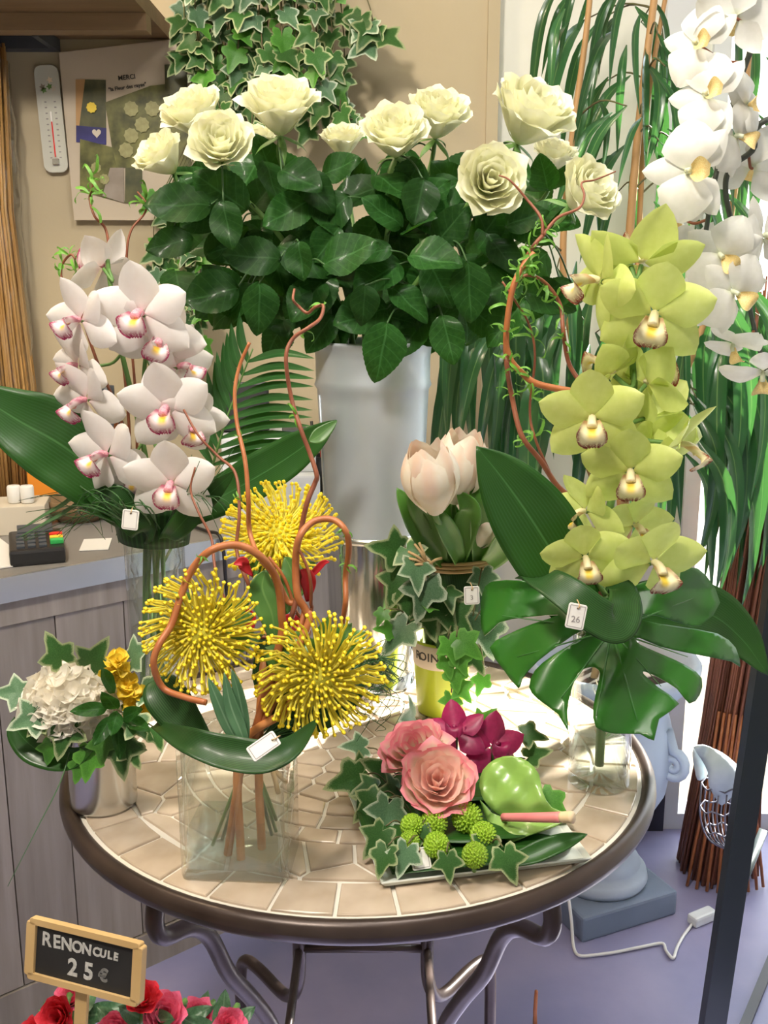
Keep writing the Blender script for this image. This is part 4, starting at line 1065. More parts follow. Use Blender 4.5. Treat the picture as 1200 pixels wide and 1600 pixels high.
A('lance_leaf', [(385, 1175), (382, 1130), (372, 1080), (362, 1045)], [-.237, -.215], 10, 'lance', 'slim lance leaf rising from the rectangular vase, inner one', nrm=(-.2, -1, .2))
A('green_leaf', [(430, 1010), (425, 960), (410, 920), (415, 890)], [-.12, -.1], 24, 'proteal', 'mid green leaf below the topmost pincushion', nrm=(.2, -1, .2))
A('green_leaf', [(445, 960), (460, 920), (455, 890), (445, 870)], [-.11, -.09], 20, 'proteal', 'small green leaf beside the red bracts', nrm=(-.2, -1, .2))
for i, (pp, hw, lab) in enumerate((([(380, 1010), (378, 985), (385, 965), (372, 948)], 16, 'red bract beside the pincushion near the white bouquet'), ([(470, 985), (460, 975), (448, 972), (440, 978)], 13, 'red bract low between the twigs'), ([(480, 940), (482, 915), (478, 898), (470, 890)], 12, 'red bract behind the forked twig'), ([(395, 900), (382, 885), (378, 878), (365, 882)], 9, 'dark red bract under the topmost pincushion'), ([(478, 905), (490, 895), (505, 880), (515, 878)], 5, 'thin red bract pointing at the bucket'))):
    A('red_bract', pp, [-.12, -.13], hw, 'redleaf', lab, nrm=(.2, -1, .4), cat='bract', base=None, fold=.4)
W_ = willow
W_([(437, 1005), (440, 960), (432, 905), (405, 868), (370, 852), (330, 860), (300, 890), (283, 930), (268, 975), (247, 1010), (240, 1040), (255, 1075), (290, 1090), (322, 1098)], -.16, .0042, 'thick orange twig arching down round a pincushion', 'twig', (.45,), .008, .003, y2=-.24, ls=22, base=[tie])
W_([(478, 985), (478, 955), (465, 930), (462, 880), (468, 840), (490, 815), (520, 812), (540, 830), (545, 860), (540, 900), (540, 940), (535, 975)], -.15, .0042, 'orange twig arching in front of the polished bucket foot', 'twig', (.66, .8), .008, .0028, y2=-.12, ls=20, base=[tie])
W_([(474, 965), (450, 940), (430, 900), (405, 870), (390, 830), (388, 780), (383, 720), (370, 660), (367, 610), (375, 570), (390, 535)], -.14, .0032, 'red twig rising past the topmost pincushion to the rose leaves', 'twig', (.7,), .012, .0018, y2=-.05, ls=16, base=[tie])
W_([(465, 930), (462, 880), (470, 830), (480, 785), (492, 755), (495, 742), (485, 710), (470, 670), (455, 620), (447, 560), (457, 530), (482, 512), (500, 498), (505, 478), (492, 480), (480, 489), (466, 478), (458, 468), (460, 452)], -.13, .003, 'twig rising along the bucket and kinked at its tip', 'twig_dark', (.45, .62, .75), .008, .0013, y2=-.04, ls=22, base=[tie])
W_([(440, 1010), (415, 965), (385, 905), (370, 860), (374, 800), (368, 740), (340, 712), (310, 680), (287, 640)], -.12, .0026, 'thin twig leaning to the lowest white orchids', 'twig_dark', (.6,), .01, .0012, y2=-.02, ls=18, base=[tie])
W_([(432, 1012), (395, 990), (345, 925), (335, 880), (330, 840), (310, 800), (298, 765), (305, 730)], -.13, .0022, 'thinnest red twig before the round vase', 'twig_dark', (), .01, .001, y2=-.05, base=[tie])
W_([(478, 975), (486, 940), (484, 900), (472, 868), (462, 850)], -.14, .0024, 'short twig crossing behind the forked twig', 'twig_dark', (), .006, .0012, base=[tie])
W_([(480, 1000), (462, 955), (445, 905), (420, 870)], -.11, .0026, 'short orange twig in the bouquet centre', 'twig', (), .006, base=[tie])
b_ = P(548, 875, -.13)
o = broad('green_leaf', 'narrow green leaf on the twig beside the bucket', [(483, 690), (500, 680), (527, 657)], [-.1, -.09], 12, 'proteal')
cs = []
for i in range(34):
    ex, ey = R.uniform(560, 632), R.uniform(1010, 1125); y = R.uniform(-.16, -.04)
    cs.append([tie+Vector((.01, 0, .01)), P(R.uniform(490, 530), R.uniform(1040, 1120), -.14), P(ex, ey-R.uniform(-15, 20), y), P(ex+R.uniform(-26, -2), ey+R.uniform(14, 40), y)])
grass_tuft('steel_grass', 'thin dark grass looping out beside the pincushion bouquet', cs, .0008, 'grass')
cs = [[tie+Vector((.01, .02, .01)), P(530, 1050, -.06), P(R.uniform(560, 590), R.uniform(1010, 1040), -.05), P(R.uniform(600, 632), R.uniform(1030, 1070), -.03)] for i in range(20)]
grass_tuft('lily_grass', 'pale green grass tuft near the bucket foot', cs, .0021, 'grass_pale')
gs = [tube(spline([tie+Vector((.013*math.cos(a), .013*math.sin(a), .004*j)) for a in [2*PI*k/10 for k in range(11)]], 2), .0022, 5) for j in range(3)]
rf = thing('raffia_tie', 'raffia tied round the pincushion stems in the vase', 'raffia', tie)
for j, g in enumerate(gs): obj('loop', g, M['raffia'], rf)
for e in ((.035, -.005, -.032), (.028, -.012, -.04)): obj('tail', tube(spline([tie+Vector((.01, -.012, 0)), tie+Vector((.022, -.014, -.012)), tie+Vector(e)], 4), .0026, 5), M['raffia'], rf)
for i, (dx, dy, mm) in enumerate(((-.03, .005, 'stem'), (.03, .004, 'darkstem'), (.036, -.01, 'stem'), (-.022, .016, 'darkstem'), (.026, .018, 'darkstem'), (.034, .012, 'stem'))):
    o = obj('cut_stem', tube([sc_+Vector((dx, dy, .012+.012*(i % 3))), tie], .0018, 6), M[mm]); tag(o, 'thin green stem standing in the rectangular vase', 'stem', 'thin stems in the rectangular vase')
price_tag(P(412, 1166, -.285), V(.05, .6, .8), (.75, 0, .66), 26*mpp(-.285, 1166), 50*mpp(-.285, 1166), 'blank price tag slanting on the rectangular vase', '')

# ------------------------------------------------------------------ white bouquet in the tin
tc0 = PZ(163, 1252, TZ+.0015); ht = P(163, 1160, tc0.y-.035).z-TZ; rt_ = 52*mpp(tc0.y-.02, 1215)
tin = thing('tin_pot', 'small shiny tin pot holding the white and yellow bouquet', 'pot', tc0)
obj('can', lathe([(.001, .001), (rt_-.002, .001), (rt_-.0005, 0), (rt_, .003), (rt_, ht-.002), (rt_+.0015, ht), (rt_, ht+.001), (rt_-.0015, ht-.001), (rt_-.002, .004), (.001, .004)], 48), M['tin'], tin, Matrix.Translation(tc0))
hy = thing('white_hydrangea', 'round head of cream white blossoms over the tin pot', 'flower', tc0+Vector((0, 0, ht)))
hc = P(116, 1098, tc0.y-.01)
CUP = [mesh('petal', grid(lambda u, v, b=b: ((2*u-1)*.5*math.sin(PI*min(1, v**.7)*.95+.05)**.6, v*.9-.1, .35*(v-.4)**2*b+.25*(2*u-1)**2), 5, 5)) for b in (1, -1, 1.8)]
for i in range(110):
    k = (i+.5)/110; th0 = math.acos(1-k*1.15); a = i*2.39996
    n_ = Vector((math.sin(th0)*math.cos(a), math.sin(th0)*math.sin(a), math.cos(th0)))
    n_ = Matrix.Rotation(.5, 3, 'X') @ n_
    p = hc+Vector((n_.x*.046, n_.y*.040, n_.z*.034))*R.uniform(.88, 1.05)
    obj('petal', R.choice(CUP), M['hydra'], hy, along(p-n_.orthogonal()*.008, n_.orthogonal()+rv(.5), n_+rv(.3), .027*R.uniform(.85, 1.15)))
obj('stem', tube(spline([tc0+Vector((0, 0, .006)), tc0+Vector((-.004, 0, ht)), hc-Vector((0, 0, .012))], 5), .003, 6), M['stem'], hy)
for i, (px, py, s, lab) in enumerate(((186, 1044, 48, 'yellow blossom topmost beside the white head'), (200, 1078, 50, 'yellow blossom in the middle beside the white head'), (214, 1114, 52, 'greenish yellow blossom lowest beside the white head'))):
    c = P(px, py, tc0.y-.02); t = thing('yellow_blossom', lab, 'flower', tc0+Vector((0, 0, ht)), 'yellow blossoms in the tin')
    for j in range(14):
        n_ = (V(.2, .4, .8)+rv(.8)).normalized(); obj('petal', R.choice(CUP), M['yellowflower'], t, along(c+n_*s*.28*mpp(0, 1080), rv(1), n_, s*.5*mpp(0, 1080)))
    obj('stem', tube([tc0+Vector((.012, 0, ht*.3)), tc0+Vector((.018, 0, ht)), c], .002, 5), M['stem'], t)
iv = thing('ivy_sprigs', 'variegated ivy ringed round the white bouquet in the tin', 'ivy', tc0+Vector((0, 0, ht)))
for px, py, s, d, k in ((90, 1020, 50, (-.3, .8, .2), 'ivy'), (22, 1082, 46, (-.9, .1, .2), 'ivy_pale'), (48, 1122, 52, (-.8, -.3, .3), 'ivy_pale'), (148, 1028, 52, (.5, .7, .2), 'ivy'), (212, 1022, 52, (.5, .6, .3), 'ivy_pale'), (236, 1078, 56, (.7, .1, .5), 'ivy_pale'), (100, 1146, 56, (-.2, -.9, .4), 'ivy'), (78, 1172, 34, (-.2, -.9, .3), 'ivy_fresh'), (140, 1188, 46, (-.2, -.9, .4), 'ivy_fresh'), (188, 1172, 60, (.1, -.9, .5), 'ivy'), (245, 1150, 34, (.4, -.8, .4), 'ivy'), (160, 1165, 40, (.0, -.9, .5), 'ivy_fresh'), (125, 1200, 34, (-.3, -.9, .4), 'ivy_fresh'), (215, 1135, 44, (.7, -.4, .4), 'ivy'), (60, 1130, 36, (-.6, -.6, .3), 'ivy'), (205, 1175, 40, (.4, -.8, .3), 'ivy')):
    y = tc0.y-.05 if py > 1120 else tc0.y-.02
    p = P(px, py, y); D = V(*d); s_ = s*mpp(y, py); p = p-D*s_*.45
    ivy_leaf(iv, p, D, CAM-p+rv(.5)+Vector((0, 0, .5)), s_, k)
    q = tc0+Vector((0, -.01, ht+.01)); obj('vine', tube(spline([q, q.lerp(p, .6)+Vector((0, 0, .012)), p], 4), .0010, 5), M['vine'], iv)
for px, py, d in ((175, 1098, (-.3, .8, .5)), (150, 1108, (-.8, .2, .5)), (200, 1118, (.6, .5, .5)), (180, 1125, (0, -.4, .9)), (165, 1135, (-.4, -.6, .6)), (210, 1130, (.8, -.2, .5)), (185, 1150, (.2, -.9, .5)), (170, 1070, (-.3, .9, .3))):
    p = P(px, py, tc0.y-.055); obj('leaf', R.choice(PLEAF), M['roseleaf'], iv, along(p-V(*d)*.012, V(*d), CAM-p+rv(.4), .036))
broad('aspidistra_leaf', 'dark leaf curling below the white bouquet', [(150, 1165), (110, 1185), (60, 1172), (30, 1145), (22, 1120)], [tc0.y-.05, tc0.y-.02], 24, 'aspid', (0, -1, .5), fold=.35)
o = obj('grass_blade', tube(spline([tc0+Vector((-.02, -.03, ht)), P(95, 1220, tc0.y-.06), P(55, 1300, tc0.y-.08), P(12, 1385, tc0.y-.09)], 6), .0009, 5, .0004), M['grass_pale']); tag(o, 'thin grass blade drooping below the tin bouquet', 'grass')
# ------------------------------------------------------------------ tulips in the lime pot
pc = PZ(690, 1112, TZ+.0015); pc = Vector((pc.x, .18, TZ+.0015)); PR = 47*mpp(.15, 1060); PH = P(690, 1008, .15).z-TZ
lp = thing('lime_pot', 'lime green glazed pot with a pale lettered band', 'pot', pc)
obj('pot', lathe([(.001, 0), (PR*.80, 0), (PR*.82, .003)]+[(lerp(PR*.82, PR, k/6), lerp(.003, PH, k/6)) for k in range(1, 7)]+[(PR-.003, PH), (PR*.8, .01), (.001, .01)], 44), M['lime'], lp, Matrix.Translation(pc))
zb0, zb1 = PH*.66, PH*.97
obj('band', lathe([(lerp(PR*.82, PR, zb0/PH)+.0002, zb0), (lerp(PR*.82, PR, zb0/PH)+.0008, zb0+.0005), (PR+.0008, zb1), (PR+.0002, zb1+.0005)], 44), M['band'], lp, Matrix.Translation(pc))
for i, ch in enumerate('ROINT'):
    a = math.radians(-146+13*i); rr = PR*.965+.0012
    obj('lettering', text_mesh(ch, .016, .0002, .0003), M['ink'], lp, frame(pc+Vector((rr*math.cos(a), rr*math.sin(a), (zb0+zb1)/2+.001)), (math.cos(a), math.sin(a), -.04)))
kc = pc+Vector((.022, -.005, PH)); kh = P(722, 890, .13).z-kc.z
KR = 52*mpp(.14, 930)
o = thing('leaf_collar', 'dark leaf rolled round the tulip bunch above the lime pot', 'leaf', kc)
obj('wrap', grid(lambda u, v: kc+Vector((-.012*(1-v)+(KR*lerp(.85, 1, v))*math.cos(2*PI*u), (KR*lerp(.85, 1, v))*math.sin(2*PI*u), lerp(-.012, kh-.004, v))), 32, 6), M['aspid_dark'], o, solid=.001)
obj('overlap', grid(lambda u, v: kc+Vector((-.012*(1-v)+(KR*lerp(.85, 1, v)+.002)*math.cos(lerp(-2.2, -1.2, u)), (KR*lerp(.85, 1, v)+.002)*math.sin(lerp(-2.2, -1.2, u)), lerp(-.010, kh-.006, v))), 10, 4), M['aspid_dark'], o, solid=.001)
rk = kc+Vector((0, 0, kh))
rf = thing('raffia_tie', 'raffia bow tied round the tulip leaves', 'raffia', rk)
for j in range(3):
    obj('loop', tube([rk+Vector(((KR+.003)*math.cos(2*PI*k/28), (KR+.003)*math.sin(2*PI*k/28), .0035*j-.003+.004*math.cos(2*PI*k/28+j*.4))) for k in range(29)], .0024, 5), M['raffia'], rf)
kn = P(668, 884, .09)
for e in ((638, 862), (648, 850), (632, 872), (655, 848), (690, 872), (640, 885)):
    obj('tail', tube(spline([kn, kn.lerp(P(*e, .08), .5)+Vector((0, -.006, .004)), P(*e, .085)], 4), .0018, 5), M['raffia'], rf)
obj('knot', xf(lathe([(.001, -.006), (.006, -.003), (.007, 0), (.006, .003), (.001, .006)], 10), Matrix.Translation(kn)), M['raffia'], rf)
def tul_g(r, H, w_, ph):
    def f(u, v):
        q = 2*u-1; ve = v*(1-.17*q*q)+.03*v*v*math.exp(-(q/.3)**2)
        rho = r*math.sin(PI*(.10+.66*min(ve, 1.02)))*(1-.06*q*q)+.02*math.sin(q*4+ph)*ve*ve; a = q*w_*(.6+.4*min(1, ve*1.8))
        return (rho*math.cos(a), rho*math.sin(a), H*ve+.02*math.sin(q*6+ph)*ve*ve)
    return grid(f, 8, 9)
TULP = [mesh('petal', tul_g(r, H, w_, i)) for i, (r, H, w_) in enumerate(((.40, 1.34, .95), (.47, 1.30, .80), (.53, 1.18, .72)))]
for px, py, s, d, y, lab in ((674, 752, 92, (-.15, .97, .25), .035, 'blush double tulip nearest the bucket'), (718, 735, 90, (.12, .97, .15), .10, 'blush tulip opening highest in the bunch'), (748, 750, 70, (.3, .9, 0), .14, 'peach tulip half hidden by the tall dark leaf'), (762, 822, 62, (.35, .85, .2), .13, 'cream tulip low behind the tall dark leaf'), (705, 800, 60, (0, .95, .1), .2, 'pale tulip deep among the tulip leaves')):
    c = P(px, py, y); D = V(*d); sc = s/2*mpp(y, py)*1.9; bp = c-D*sc*.62
    t = thing('tulip', lab, 'tulip', rk-Vector((0, 0, .05)), 'blush tulips in the lime pot')
    Mb = frame(bp, D, (0, .3, 1), sc, R.uniform(0, 6))
    for l in range(3):
        for i in range(3 if l < 1 else 4): obj('petal', TULP[l], M['tulip'], t, Mb @ Matrix.Rotation((i+l*.5)*2*PI/(3 if l < 1 else 4)+R.uniform(-.15, .15), 4, 'Z'))
    obj('stem', tube(spline([rk+Vector((R.uniform(-.02, .02), R.uniform(-.02, .02), -.05)), rk.lerp(bp, .5), bp-D*.01, bp+D*.004], 5), .0036, 7), M['stem'], t)
for pp, ys, hw, nr, lab in (([(702, 888), (662, 840), (638, 795), (620, 762)], [.10, .07], 22, (.3, -1, .1), 'tulip leaf leaning furthest towards the bucket'), ([(690, 888), (674, 825), (652, 775), (636, 748)], [.09, .06], 27, (-.1, -1, .1), 'upright tulip leaf before the nearest blush tulip'),
   ([(722, 888), (708, 850), (690, 815), (676, 796)], [.075, .06], 20, (.3, -1, .1), 'folded tulip leaf in front of the bunch'), ([(716, 885), (726, 830), (734, 795), (714, 766)], [.10, .08], 25, (-.2, -1, .1), 'tulip leaf curling over below the highest tulip'), ([(748, 888), (752, 835), (748, 785), (736, 757)], [.09, .09], 24, (.1, -1, .1), 'tulip leaf rising beside the tall dark leaf'),
   ([(755, 888), (778, 862), (792, 830), (786, 800)], [.10, .10], 27, (.2, -1, .2), 'broad tulip leaf tucked under the tall dark leaf'), ([(715, 888), (690, 830), (668, 790), (652, 766), (690, 786)], [.11, .09], 17, (0, -1, .3), 'tulip leaf whose tip bends over the blush tulip'), ([(700, 890), (705, 840), (700, 800), (702, 775)], [.12, .12], 26, (0, -1, .1), 'tulip leaf standing in the middle of the bunch'), ([(730, 890), (738, 850), (752, 810), (758, 790)], [.13, .13], 24, (0, -1, .1), 'tulip leaf behind the cream tulip')):
    broad('tulip_leaf', lab, pp, [.15, lerp(.15, ys[1], .55)]+[ys[1]]*(len(pp)-2), hw*.82, 'tulipleaf', nr, .35, .45, .45, .06, group='tulip leaves in the lime pot')
iv = thing('trailing_ivy', 'variegated ivy trailing round the lime tulip pot', 'ivy', kc)
anch = kc+Vector((0, -KR, 0))
for px, py, s, d, k in ((612, 858, 60, (-.5, .2, .5), 'ivy'), (640, 868, 46, (.3, -.5, .5), 'ivy'), (622, 912, 58, (-.4, -.8, .3), 'ivy'), (640, 940, 50, (-.2, -.9, .3), 'ivy'), (650, 892, 50, (.2, -.8, .5), 'ivy_pale'), (662, 925, 62, (-.2, -.9, .5), 'ivy_pale'), (632, 972, 50, (-.4, -.8, .3), 'ivy'), (624, 990, 60, (-.6, -.6, .4), 'ivy_pale'), (668, 962, 56, (.3, -.8, .5), 'ivy'), (690, 950, 62, (.5, -.6, .5), 'ivy'), (712, 965, 56, (.6, -.6, .4), 'ivy'), (700, 1038, 32, (.2, -.9, .4), 'ivy_fresh'), (706, 1012, 42, (.3, -.8, .4), 'ivy_fresh'), (728, 1008, 44, (.7, -.5, .4), 'ivy_fresh'), (712, 1056, 36, (.1, -.9, .4), 'ivy_fresh'), (722, 1078, 32, (.5, -.6, .4), 'ivy_fresh'), (704, 1096, 30, (-.1, -.9, .4), 'ivy_fresh'), (752, 1066, 30, (-.4, -.8, .4), 'ivy_fresh'), (760, 985, 62, (.2, -.9, .4), 'ivy_pale'), (755, 905, 40, (.1, -.9, .5), 'ivy_pale'), (700, 930, 40, (.2, -.4, .8), 'ivy'), (742, 1028, 40, (.5, -.7, .4), 'ivy'), (720, 1032, 34, (.3, -.8, .4), 'ivy_fresh'), (668, 950, 34, (.1, .2, .9), 'ivy_fresh'), (605, 985, 30, (-.6, .3, .4), 'ivy_fresh'), (596, 962, 24, (-.3, -.6, .4), 'ivy_fresh')):
    y = .075 if k != 'ivy' else .10
    if px > 735: y = .12
    p = P(px, py, y); D = V(*d); s_ = s*mpp(y, py); p = p-D*s_*.45
    ivy_leaf(iv, p, D, CAM-p+rv(.5)+Vector((0, 0, .4)), s_, k)
    q = anch+Vector(((p.x-anch.x)*.5, 0, .03)); obj('vine', tube(spline([q, q.lerp(p, .6)+Vector((0, -.012, .012)), p], 4), .0010, 5), M['vine'], iv)
price_tag(P(737, 930, .075), V(.0, .05, 1), (-.04, 0, 1), 24*mpp(.08, 930), 29*mpp(.08, 930), 'price tag hanging on the tulip bunch collar', '3')

# ------------------------------------------------------------------ green orchid bouquet in the tall clear vase
gc = PZ(935, 1220, TZ+.0015); gc = Vector((gc.x, gc.y, TZ+.0015)); GR = 49*mpp(gc.y, 1180); GH = .20
gv = vase_lathe('tall_glass_vase', 'clear glass cylinder vase under the monstera leaf', gc, GR, GH, .05, GR*.97, foot=.014)
for i in range(26):
    a = R.uniform(0, 2*PI); r_ = R.uniform(.5, .86)*GR; z = R.uniform(.075, .15); s = R.uniform(.0025, .0055)
    o = obj('glass_nugget', xf(boxg(s*2, s*1.6, s*1.5, s*.4), Matrix.Translation(gc+Vector((r_*math.cos(a), r_*math.sin(a), z))) @ Matrix.Rotation(a*3, 4, (.3, .5, .8))), M['glass'], gv, smooth=False)
gneck = gc+Vector((0, 0, GH))
spG = thing('green_orchid_spray', 'tall spray of lime green orchids with brown edged lips', 'orchid', gc+Vector((0, 0, .02)))
sG = spline([gc+Vector((0, 0, .02)), gneck, P(945, 900, .03), P(952, 800, .04), P(975, 700, .05), P(990, 610, .05), P(985, 520, .05), P(975, 430, .05), P(985, 395, .05)], 8)
obj('stem', tube(sG, .0055, 8, .0035), M['stem'], spG)
CG = [ # px, py, s px, dir, roll, y
 (1002, 412, 86, (.1, .75, -.65), .2, .04), (938, 440, 76, (-.85, .05, .15), .5, .03), (1022, 492, 86, (-.25, -.25, .9), -.15, -.0), (958, 585, 70, (-.45, .5, -.5), .3, .03), (1010, 600, 74, (.55, .45, -.5), -.5, .04),
 (926, 655, 78, (-.22, -.1, .95), .1, -.03), (1006, 655, 78, (.35, -.2, -.6), .6, .06), (985, 738, 74, (-.2, -.15, .95), .05, -.02), (1062, 695, 68, (.75, -.25, .45), -.3, .01), (1018, 700, 60, (.4, -.1, .6), -.4, .05),
 (915, 800, 60, (-.75, -.1, .5), .3, .02), (992, 822, 56, (.25, -.1, .8), -.2, .05), (915, 872, 66, (-.05, -.2, .95), .15, -.05), (1020, 880, 76, (.25, -.15, .92), -.15, -.06)]
for px, py, s, d, rl, y in CG:
    c = P(px, py, y); Mf = frame(c, V(*d), (0, 0, 1), s*mpp(y, py)*1.14, rl)
    cymb(spG, Mf, M['cymg'], M['lipg'], M['colg'])
    q = min(sG, key=lambda v: (v-c).length)
    obj('flower_stalk', tube(spline([q, q.lerp(c-V(*d)*.03, .6)+Vector((0, 0, -.006)), c-V(*d)*.002], 4), .0028, 6), M['stem'], spG)
broad('aspidistra_leaf', 'tall dark leaf standing between the tulips and green orchids', [(900, 940), (872, 880), (828, 808), (783, 745), (744, 697)], [.0, .03], 64, 'aspid', (-.12, -1, .1), .12, .52, .35, .02, base=[gneck-Vector((0, 0, .02))], e=.9)
broad('aspidistra_leaf', 'broad dark leaf reaching out beyond the monstera', [(975, 950), (1040, 945), (1110, 960), (1160, 1000), (1200, 1055)], [.04, .05, .06, .06, .05], 44, 'aspid', (.1, -1, .45), .2, .55, .3, .02, base=[gneck])
MON = [(640, 600), (760, 560), (885, 515), (955, 545), (1012, 655), (940, 742), (860, 735), (770, 705), (716, 702), (706, 712), (730, 728), (850, 748), (1000, 775), (1072, 830), (1090, 905), (1060, 885), (900, 852), (780, 826), (700, 792), (682, 798), (700, 818), (770, 850), (880, 900), (940, 950), (932, 1015), (893, 1048), (845, 990), (775, 948), (722, 924), (712, 932), (770, 985), (852, 1050), (775, 1108), (755, 1192), (700, 1166), (600, 1166), (528, 1140), (518, 1060), (538, 970), (545, 930), (525, 908), (495, 908), (458, 930), (430, 1000), (415, 1080), (418, 1155), (380, 1090), (300, 1030), (268, 985), (290, 920), (360, 860), (470, 792), (488, 772), (470, 764), (400, 808), (300, 882), (240, 950), (225, 988), (170, 920), (113, 830), (180, 780), (280, 738), (385, 702), (250, 712), (150, 732), (92, 785), (78, 700), (85, 620), (120, 572), (240, 568), (340, 590), (450, 600), (560, 640)]
MONP = [(720+x*.4, 680+y*.4) for x, y in MON]
def mdep(px, py):
    a = (px-948)/190
    return -.055-.075*max(-.4, (py-985)/160)+.055*a*a+.006*math.sin(px*.05+py*.03)
mo = thing('monstera_leaf', 'large split monstera leaf draped over the tall clear vase', 'leaf', gneck)
obj('blade', outline(rounded(MONP, 2), mdep, 4), M['monstera'], mo, solid=.0012)
jx, jy = 955, 985
for e in ((1000, 1140), (930, 1130), (870, 1100), (1040, 1080), (1085, 1030), (1095, 930), (795, 1030), (770, 960)):
    q = [P(lerp(jx, e[0], t), lerp(jy, e[1], t), mdep(lerp(jx, e[0], t), lerp(jy, e[1], t))-.0012) for t in (0, .25, .5, .75, .92)]
    obj('vein', tube(q, .0013 if e[0] != 1000 else .002, 5, .0004), M['vein'], mo)
obj('leaf_stalk', tube(spline([P(jx, jy, mdep(jx, jy)-.001), P(945, 960, -.045), gneck+Vector((0, 0, .01)), gneck-Vector((0, 0, .1))], 5), .003, 7), M['vein'], mo)
broad('aspidistra_leaf', 'dark leaf rolled into a loop above the monstera', [(822, 905), (848, 905), (890, 930), (930, 962), (962, 975), (976, 950), (972, 922), (950, 912)], [-.03, -.085, -.115, -.125, -.12, -.10, -.07, -.05], 31, 'aspid_dark', (.15, -1, .6), .12, .5, .6, .0, e=.35)
price_tag(P(900, 963, -.16), V(-.05, .2, 1), (.18, 0, 1), 29*mpp(-.16, 963), 40*mpp(-.16, 963), 'price tag pinned on the rolled leaf over the monstera', '26')
W_([(905, 790), (893, 778), (870, 758), (845, 720), (815, 680), (800, 620), (792, 570), (790, 530), (795, 480), (810, 430), (830, 390), (848, 368)], .06, .0036, 'red twig running up from the green orchids to the roses', 'twig_dark', (.4, .5, .6, .7, .75, .8, .85, .88, .92, .96), .01, .0024, ls=26, base=[gneck])
W_([(935, 622), (895, 612), (840, 600), (815, 582), (797, 560), (791, 525), (800, 455), (815, 420), (835, 395)], .035, .0042, 'orange twig passing behind the middle green orchid', 'twig', (.3, .42, .5, .65, .8, .85, .9, .97), .006, .003, ls=26, base=None)
W_([(960, 640), (920, 610), (890, 570), (880, 515), (875, 475), (852, 442), (825, 430), (805, 440)], .07, .003, 'twig zigzagging beside the topmost green orchids', 'twig_dark', (.4, .5, .62, .7, .8, .86, .92, .98), .008, .0018, ls=28)
W_([(890, 850), (872, 770), (838, 690), (828, 640), (836, 560), (828, 510), (805, 470), (785, 440)], .09, .002, 'thin twig behind the tall dark leaf tip', 'twig_dark', (.4, .55, .7, .85), .008, .0012, ls=28, base=[gneck])
W_([(848, 368), (860, 352), (875, 338), (905, 325), (913, 305), (909, 286), (930, 281), (962, 268)], .06, .0022, 'fine twig end curling over the rose by the tall plant', 'twig_dark', (.1,), .004, .0008, y2=.10, ls=24)
W_([(848, 368), (845, 340), (822, 310), (797, 282), (780, 274)], .06, .0022, 'fine twig end crossing the outward facing rose', 'twig_dark', (.2,), .004, .0008, y2=.085, ls=24)

# ------------------------------------------------------------------ pink rose arrangement on the square plate
PZt = TZ+.0015
k1, k2, k3 = PZ(596, 1390, PZt), PZ(540, 1237, PZt), PZ(924, 1350, PZt)
ux = (k3-k1); uy = (k2-k1)
k1, k2, k3, k4 = [Vector((v.x, v.y)) for v in (k1, k2, k3, k1+ux+uy)]
pcn = (k1+k4)/2; pl = thing('square_plate', 'square glass plate with bright edge under the pink roses', 'plate', (*pcn, PZt))
def pring(s, z): return [Vector((*(pcn+(k-pcn)*s), z)) for k in (k1, k3, k4, k2)]
obj('plate', loft([pring(.955, PZt), pring(1.0, PZt+.006), pring(.995, PZt+.0075), pring(.95, PZt+.003), pring(.93, PZt+.0025)]), M['plate'], pl, smooth=False)
def pp_(a, b, z=0.0): q = k1+(k3-k1)*a+(k2-k1)*b; return Vector((q.x, q.y, PZt+.004+z))
for i, (a0, b0, a1, b1, hw, lab) in enumerate(((.06, .13, .95, .14, .030, 'dark leaf laid along the plate front edge'), (.14, .06, .14, .95, .032, 'dark leaf laid along the plate side towards the vase'), (.15, .45, .95, .40, .055, 'dark leaf laid across the plate middle'), (.2, .8, .95, .78, .05, 'dark leaf laid at the plate back'))):
    n = 5; pts = [pp_(lerp(a0, a1, k/n), lerp(b0, b1, k/n), .003+.006*math.sin(PI*k/n)+.002*i) for k in range(n+1)]
    o = obj('plate_leaf', blade(pts, wfun(hw, .5, .5, .5), (0, 0, 1), .08, 8, 4, .02, i), M['aspid'], solid=.0006); tag(o, lab, 'leaf', 'leaves lining the square plate')
broad('aspidistra_leaf', 'glossy folded leaf at the plate corner by the clear vase', [(775, 1352), (825, 1338), (875, 1318), (918, 1303)], [-.222, -.215, -.205, -.195], 17, 'aspid', (0, -.6, 1), .25, .5, .3, .05)
for px, py, s, d, y, lab, front in ((683, 1222, 128, (.02, .72, .68), -.135, 'full pink rose at the front of the square plate', 1), (650, 1176, 118, (-.28, .86, .35), -.07, 'cream rose with deep pink edges behind the full pink rose', 0)):
    c = P(px, py, y); D = V(*d); sc = s/2*mpp(y, py)*1.0; bp = c-D*sc*.55
    t = thing('pink_rose', lab, 'rose', (bp.x, bp.y, PZt+.01), 'pink roses on the square plate')
    rose(t, frame(bp, D, (0, .3, 1), sc, 1.3*front) @ Matrix.Scale(1.1, 4, (0, 0, 1)), (lambda l: M['pinkpetal' if l < 4 else 'pinkedge']) if front else (lambda l: M['pinkedge']), 6, sep=True)
    obj('stem', tube([(bp.x, bp.y, PZt+.012), bp+D*.003], .0035, 7), M['stem'], t)
